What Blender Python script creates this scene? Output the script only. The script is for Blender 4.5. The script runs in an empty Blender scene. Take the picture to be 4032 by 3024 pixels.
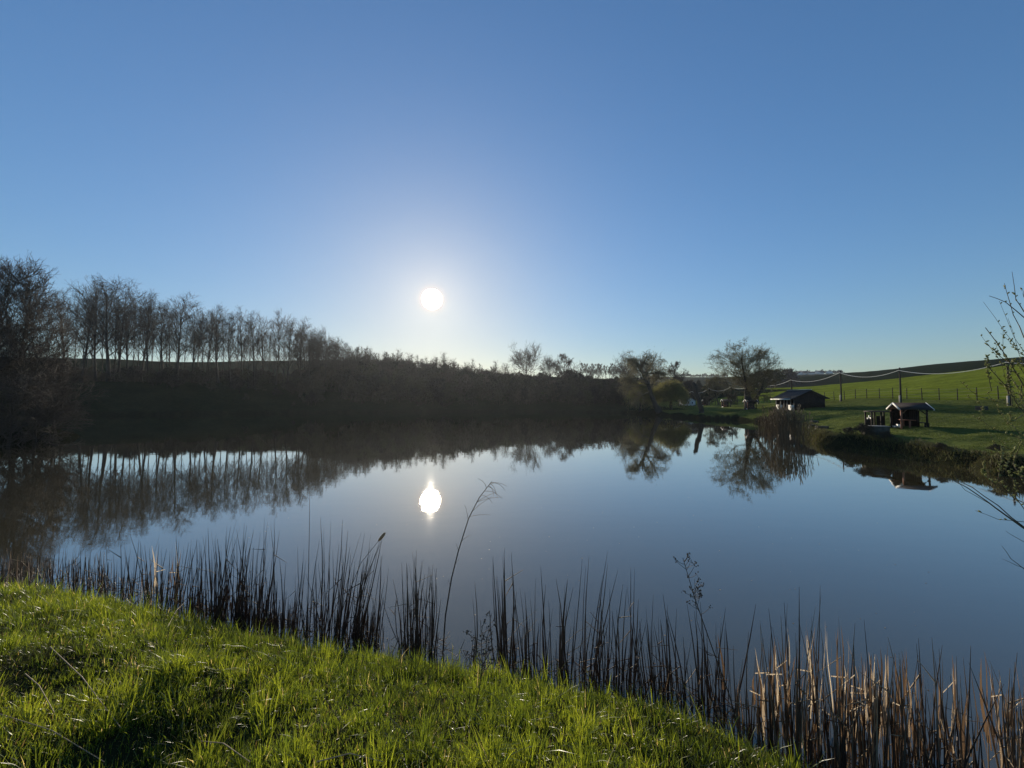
import bpy, math, random
import numpy as np
R = math.radians
sc = bpy.context.scene
COL = sc.collection

# ---------------------------------------------------------------- camera
CAMZ = 4.0
PITCH = R(2.23)
FPX = 1515.0
cam = bpy.data.cameras.new('camera')
camo = bpy.data.objects.new('camera', cam)
COL.objects.link(camo)
camo.location = (0, 0, CAMZ)
camo.rotation_euler = (R(90) + PITCH, 0, 0)
cam.sensor_width = 36.0
cam.lens = FPX / 4032 * 36.0
cam.clip_start = 0.05
cam.clip_end = 6000
sc.camera = camo

# ---------------------------------------------------------------- sun and sky
SUN_AZ, SUN_EL = R(-11.85), R(14.35)     # azimuth from +Y, negative to the left
S = np.array([math.sin(SUN_AZ) * math.cos(SUN_EL), math.cos(SUN_AZ) * math.cos(SUN_EL), math.sin(SUN_EL)])
sun = bpy.data.lights.new('sun', 'SUN')
suno = bpy.data.objects.new('sun', sun)
COL.objects.link(suno)
sun.energy = 4.5
sun.angle = R(0.5)
sun.color = (1.0, 0.88, 0.70)
suno.rotation_euler = (R(90) - SUN_EL, 0, math.pi - SUN_AZ)
world = bpy.data.worlds.new('World')
sc.world = world
world.use_nodes = True
wt = world.node_tree
wn, wl = wt.nodes, wt.links
bgn = wn['Background']
sky = wn.new('ShaderNodeTexSky')
sky.sky_type = 'NISHITA'
sky.sun_disc = False
sky.sun_elevation = SUN_EL
sky.sun_rotation = SUN_AZ
sky.air_density = 1.0
sky.dust_density = 0.2
sky.ozone_density = 3.0
tc = wn.new('ShaderNodeTexCoord')
dot = wn.new('ShaderNodeVectorMath'); dot.operation = 'DOT_PRODUCT'
nrm = wn.new('ShaderNodeVectorMath'); nrm.operation = 'NORMALIZE'
wl.new(tc.outputs['Generated'], nrm.inputs[0])
wl.new(nrm.outputs[0], dot.inputs[0]); dot.inputs[1].default_value = tuple(S)
def wmath(op, a, b=None):
    m = wn.new('ShaderNodeMath'); m.operation = op
    for i, v in enumerate((a, b)):
        if v is None: continue
        if isinstance(v, (int, float)): m.inputs[i].default_value = v
        else: wl.new(v, m.inputs[i])
    return m.outputs[0]
mx = wmath('MAXIMUM', dot.outputs['Value'], 0.0)
def glow(n, amp, col, prev):
    g = wmath('MULTIPLY', wmath('POWER', mx, n), amp)
    v = wn.new('ShaderNodeVectorMath'); v.operation = 'SCALE'
    v.inputs[0].default_value = col; wl.new(g, v.inputs['Scale'])
    a = wn.new('ShaderNodeVectorMath'); a.operation = 'ADD'
    wl.new(prev, a.inputs[0]); wl.new(v.outputs[0], a.inputs[1])
    return a.outputs[0]
SKY_STR = 0.15
hsv = wn.new('ShaderNodeHueSaturation')
hsv.inputs['Saturation'].default_value = 1.13
hsv.inputs['Hue'].default_value = 0.5015
hsv.inputs['Value'].default_value = 1.0
wl.new(sky.outputs[0], hsv.inputs['Color'])
# soft shoulder: the hazy sky next to the sun does not burn out
lum = wn.new('ShaderNodeRGBToBW'); wl.new(hsv.outputs[0], lum.inputs[0])
inv = wmath('DIVIDE', 1.0, wmath('ADD', wmath('MULTIPLY', lum.outputs[0], SKY_STR / 0.75), 1.0))
vv = wn.new('ShaderNodeVectorMath'); vv.operation = 'SCALE'; wl.new(hsv.outputs[0], vv.inputs[0]); wl.new(inv, vv.inputs['Scale'])
c = vv.outputs[0]
# haze aureole and lens bloom painted around the sun, with a widened disc
c = glow(110, .45, (1.0, 0.95, 0.84), c)
c = glow(420, .8, (1.0, 0.72, 0.30), c)
c = glow(4200, 4.5, (1.0, 0.40, 0.0), c)
mr = wn.new('ShaderNodeMapRange'); mr.interpolation_type = 'SMOOTHSTEP'
wl.new(dot.outputs['Value'], mr.inputs['Value'])
mr.inputs['From Min'].default_value = math.cos(R(1.5)); mr.inputs['From Max'].default_value = math.cos(R(1.05))
v = wn.new('ShaderNodeVectorMath'); v.operation = 'SCALE'
v.inputs[0].default_value = (600, 560, 430); wl.new(mr.outputs[0], v.inputs['Scale'])
a = wn.new('ShaderNodeVectorMath'); a.operation = 'ADD'
wl.new(c, a.inputs[0]); wl.new(v.outputs[0], a.inputs[1])
wl.new(a.outputs[0], bgn.inputs['Color'])
bgn.inputs['Strength'].default_value = SKY_STR
sc.view_settings.view_transform = 'Standard'
sc.view_settings.look = 'None'
sc.view_settings.exposure = 0.3
sc.view_settings.gamma = 1.0
sc.render.engine = 'CYCLES'
sc.cycles.max_bounces = 6
sc.cycles.transparent_max_bounces = 6
sc.cycles.sample_clamp_indirect = 4

# ---------------------------------------------------------------- helpers
def ray(px, py):
    u, w = (px - 2016) / FPX, (1512 - py) / FPX
    cp, sp = math.cos(PITCH), math.sin(PITCH)
    return np.array([u, cp - w * sp, sp + w * cp])
def at_z(px, py, z):
    d = ray(px, py); t = (z - CAMZ) / d[2]
    return np.array([0, 0, CAMZ]) + d * t
def at_y(px, py, Y):
    d = ray(px, py)
    return np.array([0, 0, CAMZ]) + d * (Y / d[1])

def tag(o, label=None, cat=None, group=None, kind=None):
    if label: o['label'] = label
    if cat: o['category'] = cat
    if group: o['group'] = group
    if kind: o['kind'] = kind
    return o
def empty(name, loc, rz=0, label=None, cat=None, group=None):
    o = bpy.data.objects.new(name, None); COL.objects.link(o)
    o.location = loc; o.rotation_euler = (0, 0, rz)
    o.empty_display_size = 0.3
    return tag(o, label, cat, group)
def copy_tree(o, parent=None):
    cc = o.copy(); COL.objects.link(cc)
    if parent: cc.parent = parent
    for ch in o.children: copy_tree(ch, cc)
    return cc

class MB:
    """collects vertices and faces, then links ONE mesh object"""
    def __init__(s): s.v = []; s.f3 = []; s.f4 = []; s.n = 0; s.attr = []
    def add(s, V, F, a=None):
        V = np.asarray(V, float); F = np.asarray(F, int) + s.n
        s.v.append(V); s.n += len(V)
        (s.f3 if F.shape[1] == 3 else s.f4).append(F)
        s.attr.append(np.full(len(V), 0.5) if a is None else np.broadcast_to(np.asarray(a, float), (len(V),)))
        return s
    def tube(s, P, r, k=4, a=None):
        P = np.asarray(P, float); n = len(P); r = np.broadcast_to(np.asarray(r, float), (n,))
        T = np.gradient(P, axis=0); T /= (np.linalg.norm(T, axis=1)[:, None] + 1e-9)
        ref = np.array([0, 0, 1.0]) if abs(T[:, 2]).mean() < 0.8 else np.array([1.0, 0, 0])
        A = np.cross(T, ref); A /= (np.linalg.norm(A, axis=1)[:, None] + 1e-9); B = np.cross(T, A)
        an = np.arange(k) * 2 * math.pi / k
        V = P[:, None] + r[:, None, None] * (A[:, None] * np.cos(an)[None, :, None] + B[:, None] * np.sin(an)[None, :, None])
        i = np.arange(n - 1)[:, None] * k; j = np.arange(k)[None]; j2 = (j + 1) % k
        F = np.stack([i + j, i + j2, i + k + j2, i + k + j], -1).reshape(-1, 4)
        s.add(V.reshape(-1, 3), F, a)
        return s
    def box(s, lo, hi, M=None, a=None):
        lo = np.array(lo, float); hi = np.array(hi, float)
        V = np.array([[x, y, z] for z in (0, 1) for y in (0, 1) for x in (0, 1)], float) * (hi - lo) + lo
        if M is not None: V = V @ M[:3, :3].T + M[:3, 3]
        return s.add(V, [[0, 2, 3, 1], [4, 5, 7, 6], [0, 1, 5, 4], [2, 6, 7, 3], [0, 4, 6, 2], [1, 3, 7, 5]], a)
    def beam(s, p, q, w, h):
        """rectangular bar from p to q"""
        p = np.array(p, float); q = np.array(q, float); t = q - p; t /= np.linalg.norm(t)
        ref = np.array([0, 0, 1.0]) if abs(t[2]) < 0.9 else np.array([1.0, 0, 0])
        A = np.cross(t, ref); A /= np.linalg.norm(A); B = np.cross(A, t)
        V = [e + A * sx * w / 2 + B * sz * h / 2 for e in (p, q) for sx, sz in ((-1, -1), (1, -1), (1, 1), (-1, 1))]
        return s.add(V, [[0, 1, 2, 3], [4, 7, 6, 5], [0, 4, 5, 1], [1, 5, 6, 2], [2, 6, 7, 3], [3, 7, 4, 0]])
    def mesh(s, name):
        V = np.concatenate(s.v); me = bpy.data.meshes.new(name)
        f3 = np.concatenate(s.f3) if s.f3 else np.zeros((0, 3), int)
        f4 = np.concatenate(s.f4) if s.f4 else np.zeros((0, 4), int)
        me.vertices.add(len(V)); me.vertices.foreach_set('co', V.astype(np.float32).ravel())
        loops = np.concatenate([f3.ravel(), f4.ravel()])
        me.loops.add(len(loops)); me.loops.foreach_set('vertex_index', loops.astype(np.int32))
        st = np.concatenate([np.arange(len(f3)) * 3, len(f3) * 3 + np.arange(len(f4)) * 4])
        me.polygons.add(len(st)); me.polygons.foreach_set('loop_start', st.astype(np.int32))
        at = me.attributes.new('tint', 'FLOAT', 'POINT')
        at.data.foreach_set('value', np.concatenate(s.attr).astype(np.float32))
        me.update(calc_edges=True)
        return me
    def build(s, name, mat, parent=None, smooth=False):
        me = s.mesh(name); me.materials.append(mat)
        if smooth: me.polygons.foreach_set('use_smooth', [True] * len(me.polygons))
        o = bpy.data.objects.new(name, me); COL.objects.link(o)
        if parent: o.parent = parent
        return o

def hash2(ix, iy, seed):
    h = (ix * 374761393 + iy * 668265263 + seed * 1442695041) & 0xffffffff
    h = ((h ^ (h >> 13)) * 1274126177) & 0xffffffff
    return ((h ^ (h >> 16)) & 0xffff) / 65535.0
def vnoise(x, y, scale, seed=0):
    x = np.asarray(x, float) / scale; y = np.asarray(y, float) / scale
    ix = np.floor(x).astype(np.int64); iy = np.floor(y).astype(np.int64)
    fx = x - ix; fy = y - iy; fx = fx * fx * (3 - 2 * fx); fy = fy * fy * (3 - 2 * fy)
    return (hash2(ix, iy, seed) * (1 - fx) * (1 - fy) + hash2(ix + 1, iy, seed) * fx * (1 - fy)
            + hash2(ix, iy + 1, seed) * (1 - fx) * fy + hash2(ix + 1, iy + 1, seed) * fx * fy)

# ---------------------------------------------------------------- materials
def mat(name, col, rough=0.8, col2=None, scale=5.0, bump=0.0, bscale=None, transl=0.0, tcol=None, tint=None, spec=0.3, detail=4):
    m = bpy.data.materials.new(name); m.use_nodes = True
    nt = m.node_tree; N, L = nt.nodes, nt.links
    b = N['Principled BSDF']; out = N['Material Output']
    b.inputs['Roughness'].default_value = rough
    b.inputs['Specular IOR Level'].default_value = spec
    tcn = N.new('ShaderNodeTexCoord')
    if tint is not None:
        at = N.new('ShaderNodeAttribute'); at.attribute_name = 'tint'
        rp = N.new('ShaderNodeValToRGB')
        while len(rp.color_ramp.elements) < len(tint): rp.color_ramp.elements.new(0.5)
        for e, (p, cc) in zip(rp.color_ramp.elements, tint): e.position = p; e.color = (*cc, 1)
        L.new(at.outputs['Fac'], rp.inputs[0]); csock = rp.outputs[0]
    elif col2 is not None:
        nz = N.new('ShaderNodeTexNoise'); nz.inputs['Scale'].default_value = scale; nz.inputs['Detail'].default_value = detail
        L.new(tcn.outputs['Object'], nz.inputs['Vector'])
        rp = N.new('ShaderNodeValToRGB'); rp.color_ramp.elements[0].position = 0.32; rp.color_ramp.elements[1].position = 0.68
        rp.color_ramp.elements[0].color = (*col, 1); rp.color_ramp.elements[1].color = (*col2, 1)
        L.new(nz.outputs['Fac'], rp.inputs[0]); csock = rp.outputs[0]
    else:
        rg = N.new('ShaderNodeRGB'); rg.outputs[0].default_value = (*col, 1); csock = rg.outputs[0]
    L.new(csock, b.inputs['Base Color'])
    if bump:
        nz = N.new('ShaderNodeTexNoise'); nz.inputs['Scale'].default_value = bscale or scale * 4; nz.inputs['Detail'].default_value = 5
        L.new(tcn.outputs['Object'], nz.inputs['Vector'])
        bp = N.new('ShaderNodeBump'); bp.inputs['Distance'].default_value = bump; L.new(nz.outputs['Fac'], bp.inputs['Height'])
        L.new(bp.outputs[0], b.inputs['Normal'])
    if transl:
        t = N.new('ShaderNodeBsdfTranslucent'); mixn = N.new('ShaderNodeMixShader'); mixn.inputs[0].default_value = transl
        if tcol is None: L.new(csock, t.inputs[0])
        else:
            mm = N.new('ShaderNodeMix'); mm.data_type = 'RGBA'; mm.blend_type = 'MULTIPLY'; mm.inputs[0].default_value = 1
            L.new(csock, mm.inputs[6]); mm.inputs[7].default_value = (*tcol, 1); L.new(mm.outputs[2], t.inputs[0])
        L.new(b.outputs[0], mixn.inputs[1]); L.new(t.outputs[0], mixn.inputs[2]); L.new(mixn.outputs[0], out.inputs[0])
    return m

M_BARK = mat('bark', (0.035, 0.028, 0.022), 0.9, (0.07, 0.058, 0.045), 6, 0.02)
M_TWIG = mat('twigs', (0.05, 0.038, 0.03), 0.85, (0.075, 0.06, 0.045), 2.0)
M_TWIG_BUD = mat('budding_twigs', (0.24, 0.22, 0.12), 0.8, (0.15, 0.13, 0.08), 0.6, transl=0.5)
M_WILLOW = mat('willow_leaf', (0.26, 0.25, 0.08), 0.8, (0.17, 0.15, 0.06), 0.8, transl=0.5)
M_BRUSH = mat('brushwood', (0.045, 0.036, 0.028), 0.9, tint=[(0, (0.03, 0.026, 0.02)), (.4, (0.055, 0.044, 0.032)), (.75, (0.06, 0.058, 0.03)), (1, (0.085, 0.065, 0.05))])
M_REED = mat('reed_stem', (0.05, 0.03, 0.02), 0.6, (0.10, 0.06, 0.035), 12, tint=[(0, (0.052, 0.033, 0.025)), (0.5, (0.13, 0.083, 0.052)), (1, (0.44, 0.34, 0.21))], transl=0.2)
M_DRYLEAF = mat('dry_reed_leaf', (0.3, 0.16, 0.06), 0.6, tint=[(0, (0.07, 0.045, 0.028)), (0.5, (0.20, 0.125, 0.07)), (1, (0.66, 0.54, 0.38))], transl=0.5)
M_GRASS = mat('grass_blade', (0.12, 0.19, 0.02), 0.35, tint=[(0, (0.16, 0.12, 0.06)), (0.12, (0.035, 0.045, 0.012)), (0.5, (0.10, 0.145, 0.02)), (0.93, (0.24, 0.29, 0.035)), (1.0, (0.5, 0.42, 0.25))], transl=0.55, tcol=(1.6, 1.45, 0.8), spec=0.6)
M_WEED = mat('dead_weed', (0.05, 0.035, 0.025), 0.8, (0.11, 0.075, 0.045), 9, transl=0.1)
M_BUD = mat('catkin', (0.38, 0.40, 0.16), 0.7, (0.28, 0.26, 0.10), 20, transl=0.5)
M_WHITE = mat('white_paint', (0.72, 0.70, 0.64), 0.6, (0.62, 0.60, 0.55), 2.0)
M_WOOD = mat('dark_stained_wood', (0.020, 0.014, 0.011), 0.85, (0.035, 0.024, 0.018), 4, 0.01)
M_REDWOOD = mat('red_stained_wood', (0.25, 0.09, 0.05), 0.7, (0.34, 0.15, 0.09), 5)
M_ROOF = mat('grey_roof_sheet', (0.06, 0.058, 0.06), 0.7, (0.085, 0.08, 0.08), 1.5)
M_CONC = mat('concrete', (0.30, 0.28, 0.25), 0.9, (0.2, 0.19, 0.17), 3)
M_CABLE = mat('white_cable', (0.55, 0.55, 0.52), 0.5)
M_STONE = mat('dark_block', (0.05, 0.045, 0.035), 0.9, (0.09, 0.08, 0.06), 4, 0.02)

# ---------------------------------------------------------------- terrain
near_px = [(-500, 2255), (-200, 2262), (0, 2279), (365, 2333), (729, 2425), (1003, 2476), (1276, 2534), (1495, 2552), (1732, 2589), (2005, 2616),
           (2279, 2689), (2552, 2725), (2734, 2789), (2917, 2880), (3099, 2962), (3263, 3024)]
shore = [tuple(at_z(x, y, 0.30)[:2]) for x, y in near_px]
shore += [(3.6, 3.0), (5.2, 1.4), (8, 0.0), (14, -1), (22, 2), (26, 10)]
far_px = [(4032, 1882), (3900, 1868), (3800, 1845), (3680, 1826), (3532, 1797), (3400, 1778), (3280, 1764), (3190, 1737), (3150, 1712), (3105, 1690), (3050, 1672), (2980, 1662), (2900, 1655),
          (2762, 1650), (2650, 1641), (2593, 1635), (2500, 1629), (2350, 1625), (2000, 1622), (1700, 1622), (1500, 1624), (1100, 1629), (700, 1634), (400, 1637), (260, 1640)]
shore += [tuple(at_z(x, y, 0.0)[:2]) for x, y in far_px]
shore += [(-80, 62), (-58, 48), (-46, 41), (-42.5, 36), (-48, 28), (-52, 20), (-36, 14)]
SH = np.array(shore)

def lake_dist(x, y):
    """signed distance to the shoreline: positive on land, negative in the lake"""
    x = np.asarray(x, float); y = np.asarray(y, float)
    d = np.full(x.shape, 1e9); ins = np.zeros(x.shape, bool)
    n = len(SH)
    for i in range(n):
        ax, ay = SH[i]; bx, by = SH[(i + 1) % n]
        ex, ey = bx - ax, by - ay; l2 = ex * ex + ey * ey
        t = np.clip(((x - ax) * ex + (y - ay) * ey) / l2, 0, 1)
        d = np.minimum(d, np.hypot(x - ax - t * ex, y - ay - t * ey))
        cr = ((ay > y) != (by > y)) & (x < (bx - ax) * (y - ay) / (by - ay + 1e-12) + ax)
        ins ^= cr
    return np.where(ins, -d, d)

CP = np.array([(0, 0, 2.45), (-8, 0, 2.45), (-20, 4, 2.3), (10, -8, 2.4), (0, -30, 3), (-40, -20, 3), (40, -10, 2.2), (-70, 15, 2.5), (0, -6, 2.5),
    (33, 33, 1.3), (29, 40, 1.15), (31, 27, 1.25), (30, 20, 1.25), (45, 40, 2.2), (50, 66, 2.54), (40, 55, 1.8), (62, 48, 3.1), (62, 61, 3.35), (62, 73, 3.5), (62, 85, 3.1),
    (62, 109, 2.4), (62, 133, 2.0), (66, 50, 4.0), (66, 65, 4.0), (66, 81, 3.7), (66, 110, 2.8), (66, 140, 2.3), (60, 30, 3.2), (66, 20, 4.2),
    (47, 77, 1.75), (52, 99, 1.6), (60, 125, 1.6), (42, 88, 1.5), (48, 110, 1.6),
    (150, 113, 14.3), (150, 142, 12.5), (150, 190, 9.5), (150, 279, 5.8), (150, 60, 17), (150, 0, 18), (300, 225, 28.8), (300, 270, 29), (300, 353, 27.6),
    (300, 415, 26), (300, 0, 32), (300, 100, 30), (450, 300, 27), (450, 0, 30), (600, 450, 36), (216, 300, 15),
    (300, 650, 41), (240, 650, 42), (360, 650, 41), (520, 700, 48), (590, 700, 50), (700, 700, 52), (0, 650, 34), (-400, 500, 40),
    (-121, 116, 9.4), (-100, 118, 9.2), (-80, 120, 9.0), (-60, 128, 8.6), (-30, 135, 7), (0, 140, 6), (30, 140, 5), (50, 150, 3.5), (-150, 112, 9), (-140, 60, 8), (-110, 60, 6), (-75, 30, 4), (-160, 0, 8),
    (-121, 140, 10), (-80, 145, 10), (-230, 220, 27), (-190, 220, 25), (-147, 220, 26), (-104, 220, 26.5), (-75, 220, 25), (-31, 220, 19), (0, 225, 17.5), (35, 225, 17),
    (60, 225, 15.5), (85, 225, 14), (-300, 150, 24), (-400, 0, 25), (1500, 1500, 60), (-1500, 1500, 60), (1500, -500, 60), (-1500, -500, 40), (0, -400, 10), (0, 1500, 50), (-200, 350, 26), (0, 350, 17)], float)
_dx = np.hypot(CP[:, None, 0] - CP[None, :, 0], CP[:, None, 1] - CP[None, :, 1])
_A = np.zeros((len(CP) + 1, len(CP) + 1)); _A[:-1, :-1] = _dx; _A[-1, :-1] = 1; _A[:-1, -1] = 1
_W = np.linalg.solve(_A, np.append(CP[:, 2], 0))
def land(x, y):
    sh = x.shape; x = x.ravel(); y = y.ravel(); out = np.full(x.shape, _W[-1])
    for i in range(len(CP)): out += _W[i] * np.hypot(x - CP[i, 0], y - CP[i, 1])
    return out.reshape(sh)
EP = np.array([(0, 3, .30, 6.4), (-12, 6, .30, 7.5), (5, 0, .30, 6.0), (-30, 10, .4, 8), (27, 20, .75, 7), (27, 28, .75, 7), (28, 36, .7, 6), (38, 60, .6, 8), (42, 80, .6, 5), (38, 92, .7, 7),
               (-45, 37, .5, 10), (-70, 60, .5, 18), (-110, 90, .5, 22), (-60, 105, .5, 22), (0, 118, .5, 20), (30, 112, .6, 20), (10, -2, .4, 6)], float)
def terrain(x, y):
    x = np.asarray(x, float); y = np.asarray(y, float)
    d = lake_dist(x, y)
    wr = (vnoise(x, y, 3.1, 5) - .5) * 0.6 + (vnoise(x, y, 0.9, 6) - .5) * 0.25
    far = np.clip((np.hypot(x, y) - 14) / 10, 0, 1)
    d = d + wr * (0.25 + 1.1 * far)
    we = 0; wsum = 0
    for px, py, e, w in EP:
        k = 1 / ((x - px) ** 2 + (y - py) ** 2 + 1) ** 1.5
        we = we + k * np.array([e, w]).reshape((2,) + (1,) * x.ndim); wsum = wsum + k
    e, w = we / wsum
    L = np.maximum(land(x, y), 0.6)
    t = np.clip(d / w, 0, 1); t = t * (1.25 - 0.25 * t * t) * 0 + t * (1 + 0.35 * (1 - t))
    s = np.clip(d / 0.5, 0, 1); s = s * s * (3 - 2 * s)
    z = e * s + (L - e) * t
    rough = (vnoise(x, y, 1.7, 1) - .5) * 0.16 + (vnoise(x, y, 0.55, 2) - .5) * 0.07 + (vnoise(x, y, 7, 3) - .5) * 0.35 * far + (vnoise(x * .3, y, 3.4, 9) - .5) * .34 * far * np.clip(3 - np.hypot(x, y) / 60, 0, 1)
    z = z + rough * np.clip(d / 1.0, 0, 1)
    for hx, hy, hr, hd in ((-3.1, 2.75, 1.15, .50), (-1.2, 2.1, .7, .35), (.2, 2.35, .5, .22), (-4.6, 3.9, .6, .2), (1.5, 3.1, .4, .15)):   # hollows added to the bank so its lower left falls in shade
        z = z - hd * np.exp(-(((x - hx) ** 2 + (y - hy) ** 2) / hr ** 2) ** 1.3)
    return np.where(d > 0, z, np.maximum(-1.5, d * 0.8 - 0.02))

def axis(parts):
    out = []
    for a, b, st in parts: out.append(np.arange(a, b, st))
    return np.unique(np.concatenate(out))
gx = axis([(-1300, -400, 50), (-400, -150, 8), (-150, -50, 2), (-50, -14, .8), (-14, 8, .16), (8, 22, .8), (22, 36, .22), (36, 70, .6), (70, 160, 2.5), (160, 420, 6), (420, 1300, 40)])
gy = axis([(-300, -40, 40), (-40, -4, 3), (-4, 10, .16), (10, 18, .5), (18, 42, .3), (42, 100, .8), (100, 150, 1.5), (150, 420, 5), (420, 1300, 40)])
GX, GY = np.meshgrid(gx, gy)
GZ = terrain(GX, GY)
nx, ny = len(gx), len(gy)
ii = (np.arange(ny - 1)[:, None] * nx + np.arange(nx - 1)[None]).ravel()
F = np.stack([ii, ii + 1, ii + 1 + nx, ii + nx], 1)
# cover of the ground: 0 bare soil under grass, .25 rough brown grass, .5 lawn, .75 young crop, 1 very dark green
d_ = lake_dist(GX, GY)
cover = np.full(GX.shape, 0.5)
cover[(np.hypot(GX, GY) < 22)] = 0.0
cover[(GX > 66.5) & (GY > -50)] = 0.75
bline = 150 + (vnoise(GX, GY, 30, 8) - .5) * 6
cover[(GX > bline) & (GY > -50)] = 1.0
cover[(GX < 60) & (GY > 98) & (GX < 45)] = 0.25
cover[(GX < -30) & (GY > 20)] = 0.25
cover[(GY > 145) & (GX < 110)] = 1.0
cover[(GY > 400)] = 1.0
cover[(d_ < 0.9) & (np.hypot(GX, GY) > 15)] = 0.1
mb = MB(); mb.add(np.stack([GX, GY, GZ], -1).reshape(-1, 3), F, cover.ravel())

m = bpy.data.materials.new('ground'); m.use_nodes = True
nt = m.node_tree; N, L = nt.nodes, nt.links; b = N['Principled BSDF']; b.inputs['Roughness'].default_value = 0.95; b.inputs['Specular IOR Level'].default_value = 0.0
at = N.new('ShaderNodeAttribute'); at.attribute_name = 'tint'
rp = N.new('ShaderNodeValToRGB')
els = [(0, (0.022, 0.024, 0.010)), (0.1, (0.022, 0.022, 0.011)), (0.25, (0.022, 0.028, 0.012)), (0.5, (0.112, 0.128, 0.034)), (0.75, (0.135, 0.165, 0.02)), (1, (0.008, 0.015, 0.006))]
while len(rp.color_ramp.elements) < len(els): rp.color_ramp.elements.new(0.5)
for e, (p, cc) in zip(rp.color_ramp.elements, els): e.position = p; e.color = (*cc, 1)
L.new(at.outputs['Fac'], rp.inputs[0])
tcn = N.new('ShaderNodeTexCoord')
def nz(scale, detail=6, sx=1):
    mp = N.new('ShaderNodeMapping'); mp.inputs['Scale'].default_value = (1, sx, 1); L.new(tcn.outputs['Object'], mp.inputs[0])
    n_ = N.new('ShaderNodeTexNoise'); n_.inputs['Scale'].default_value = scale; n_.inputs['Detail'].default_value = detail; n_.inputs['Roughness'].default_value = .65
    L.new(mp.outputs[0], n_.inputs['Vector']); return n_.outputs['Fac']
def mulcol(csock, nsock, lo, hi):
    mr_ = N.new('ShaderNodeMapRange'); mr_.inputs['From Min'].default_value = .3; mr_.inputs['From Max'].default_value = .7
    mr_.inputs['To Min'].default_value = lo; mr_.inputs['To Max'].default_value = hi; L.new(nsock, mr_.inputs['Value'])
    vm = N.new('ShaderNodeVectorMath'); vm.operation = 'SCALE'; L.new(csock, vm.inputs[0]); L.new(mr_.outputs[0], vm.inputs['Scale']); return vm.outputs[0]
cs = mulcol(rp.outputs[0], nz(0.12, 5), 0.7, 1.25)
cs = mulcol(cs, nz(1.6, 6), 0.7, 1.3)
mixb = N.new('ShaderNodeMix'); mixb.data_type = 'RGBA'
mrb = N.new('ShaderNodeMapRange'); L.new(nz(0.35, 5, 2.0), mrb.inputs['Value']); mrb.inputs['From Min'].default_value = .52; mrb.inputs['From Max'].default_value = .72; mrb.inputs['To Max'].default_value = .55
L.new(mrb.outputs[0], mixb.inputs[0]); L.new(cs, mixb.inputs[6]); mixb.inputs[7].default_value = (0.036, 0.042, 0.017, 1)
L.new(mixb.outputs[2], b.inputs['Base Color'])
bp = N.new('ShaderNodeBump'); bp.inputs['Distance'].default_value = 0.12; bp.inputs['Strength'].default_value = .6; L.new(nz(3.0, 6), bp.inputs['Height']); L.new(bp.outputs[0], b.inputs['Normal'])
ground = mb.build('ground', m, smooth=True)
tag(ground, 'grassy lake bank, lawn and hillside fields', None, kind='structure')

def gz(x, y): return float(terrain(np.array([x]), np.array([y]))[0])

# ---------------------------------------------------------------- water
m = bpy.data.materials.new('lake_water'); m.use_nodes = True
nt = m.node_tree; N, L = nt.nodes, nt.links; b = N['Principled BSDF']
b.inputs['Base Color'].default_value = (0.060, 0.050, 0.026, 1); b.inputs['Roughness'].default_value = 0.02; b.inputs['IOR'].default_value = 1.75; b.inputs['Specular Tint'].default_value = (1, .82, .55, 1); b.inputs['Coat Weight'].default_value = 1.0; b.inputs['Coat Roughness'].default_value = 0.02
tcn = N.new('ShaderNodeTexCoord')
def wnoise(sx, sy, scale, det):
    mp = N.new('ShaderNodeMapping'); mp.inputs['Scale'].default_value = (sx, sy, 1); L.new(tcn.outputs['Object'], mp.inputs[0])
    n_ = N.new('ShaderNodeTexNoise'); n_.inputs['Scale'].default_value = scale; n_.inputs['Detail'].default_value = det; L.new(mp.outputs[0], n_.inputs['Vector']); return n_.outputs['Fac']
def mth(op, a, b2=None):
    q = N.new('ShaderNodeMath'); q.operation = op
    for i, v in enumerate((a, b2)):
        if v is None: continue
        if isinstance(v, (int, float)): q.inputs[i].default_value = v
        else: L.new(v, q.inputs[i])
    return q.outputs[0]
h1 = mth('MULTIPLY', wnoise(0.6, 1.4, 1.1, 3), 1.0)
h2 = mth('MULTIPLY', wnoise(1, 1.6, 9.0, 2), 0.045)
hh = mth('ADD', h1, h2)
# rings where a fish has risen
def rings(cx, cy, r0, wl, amp, prev):
    vd = N.new('ShaderNodeVectorMath'); vd.operation = 'DISTANCE'; L.new(tcn.outputs['Object'], vd.inputs[0]); vd.inputs[1].default_value = (cx, cy, 0)
    sn = mth('SINE', mth('MULTIPLY', vd.outputs['Value'], 2 * math.pi / wl))
    fall = mth('POWER', 2.718, mth('MULTIPLY', mth('POWER', mth('DIVIDE', vd.outputs['Value'], r0), 2.0), -1.0))
    return mth('ADD', prev, mth('MULTIPLY', mth('MULTIPLY', sn, fall), amp))
rpatch = N.new('ShaderNodeMapRange'); rpatch.inputs['From Min'].default_value = .45; rpatch.inputs['From Max'].default_value = .7
rpatch.inputs['To Min'].default_value = .012; rpatch.inputs['To Max'].default_value = .022; L.new(wnoise(.5, 1.6, .12, 4), rpatch.inputs['Value']); L.new(rpatch.outputs[0], b.inputs['Roughness'])
breeze = mth('MAXIMUM', mth('SUBTRACT', wnoise(.45, 1.3, .10, 3), .52), 0.0)
hh = mth('ADD', hh, mth('MULTIPLY', mth('MULTIPLY', wnoise(.8, 2.6, 5.0, 3), breeze), 1.1))
rc = at_z(1605, 1995, 0)
hh = rings(rc[0], rc[1], 0.9, 0.16, 0.13, hh)
bp = N.new('ShaderNodeBump'); bp.inputs['Distance'].default_value = 0.0017; bp.inputs['Strength'].default_value = 1.0
L.new(hh, bp.inputs['Height']); L.new(bp.outputs[0], b.inputs['Normal']); L.new(bp.outputs[0], b.inputs['Coat Normal'])
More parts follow.
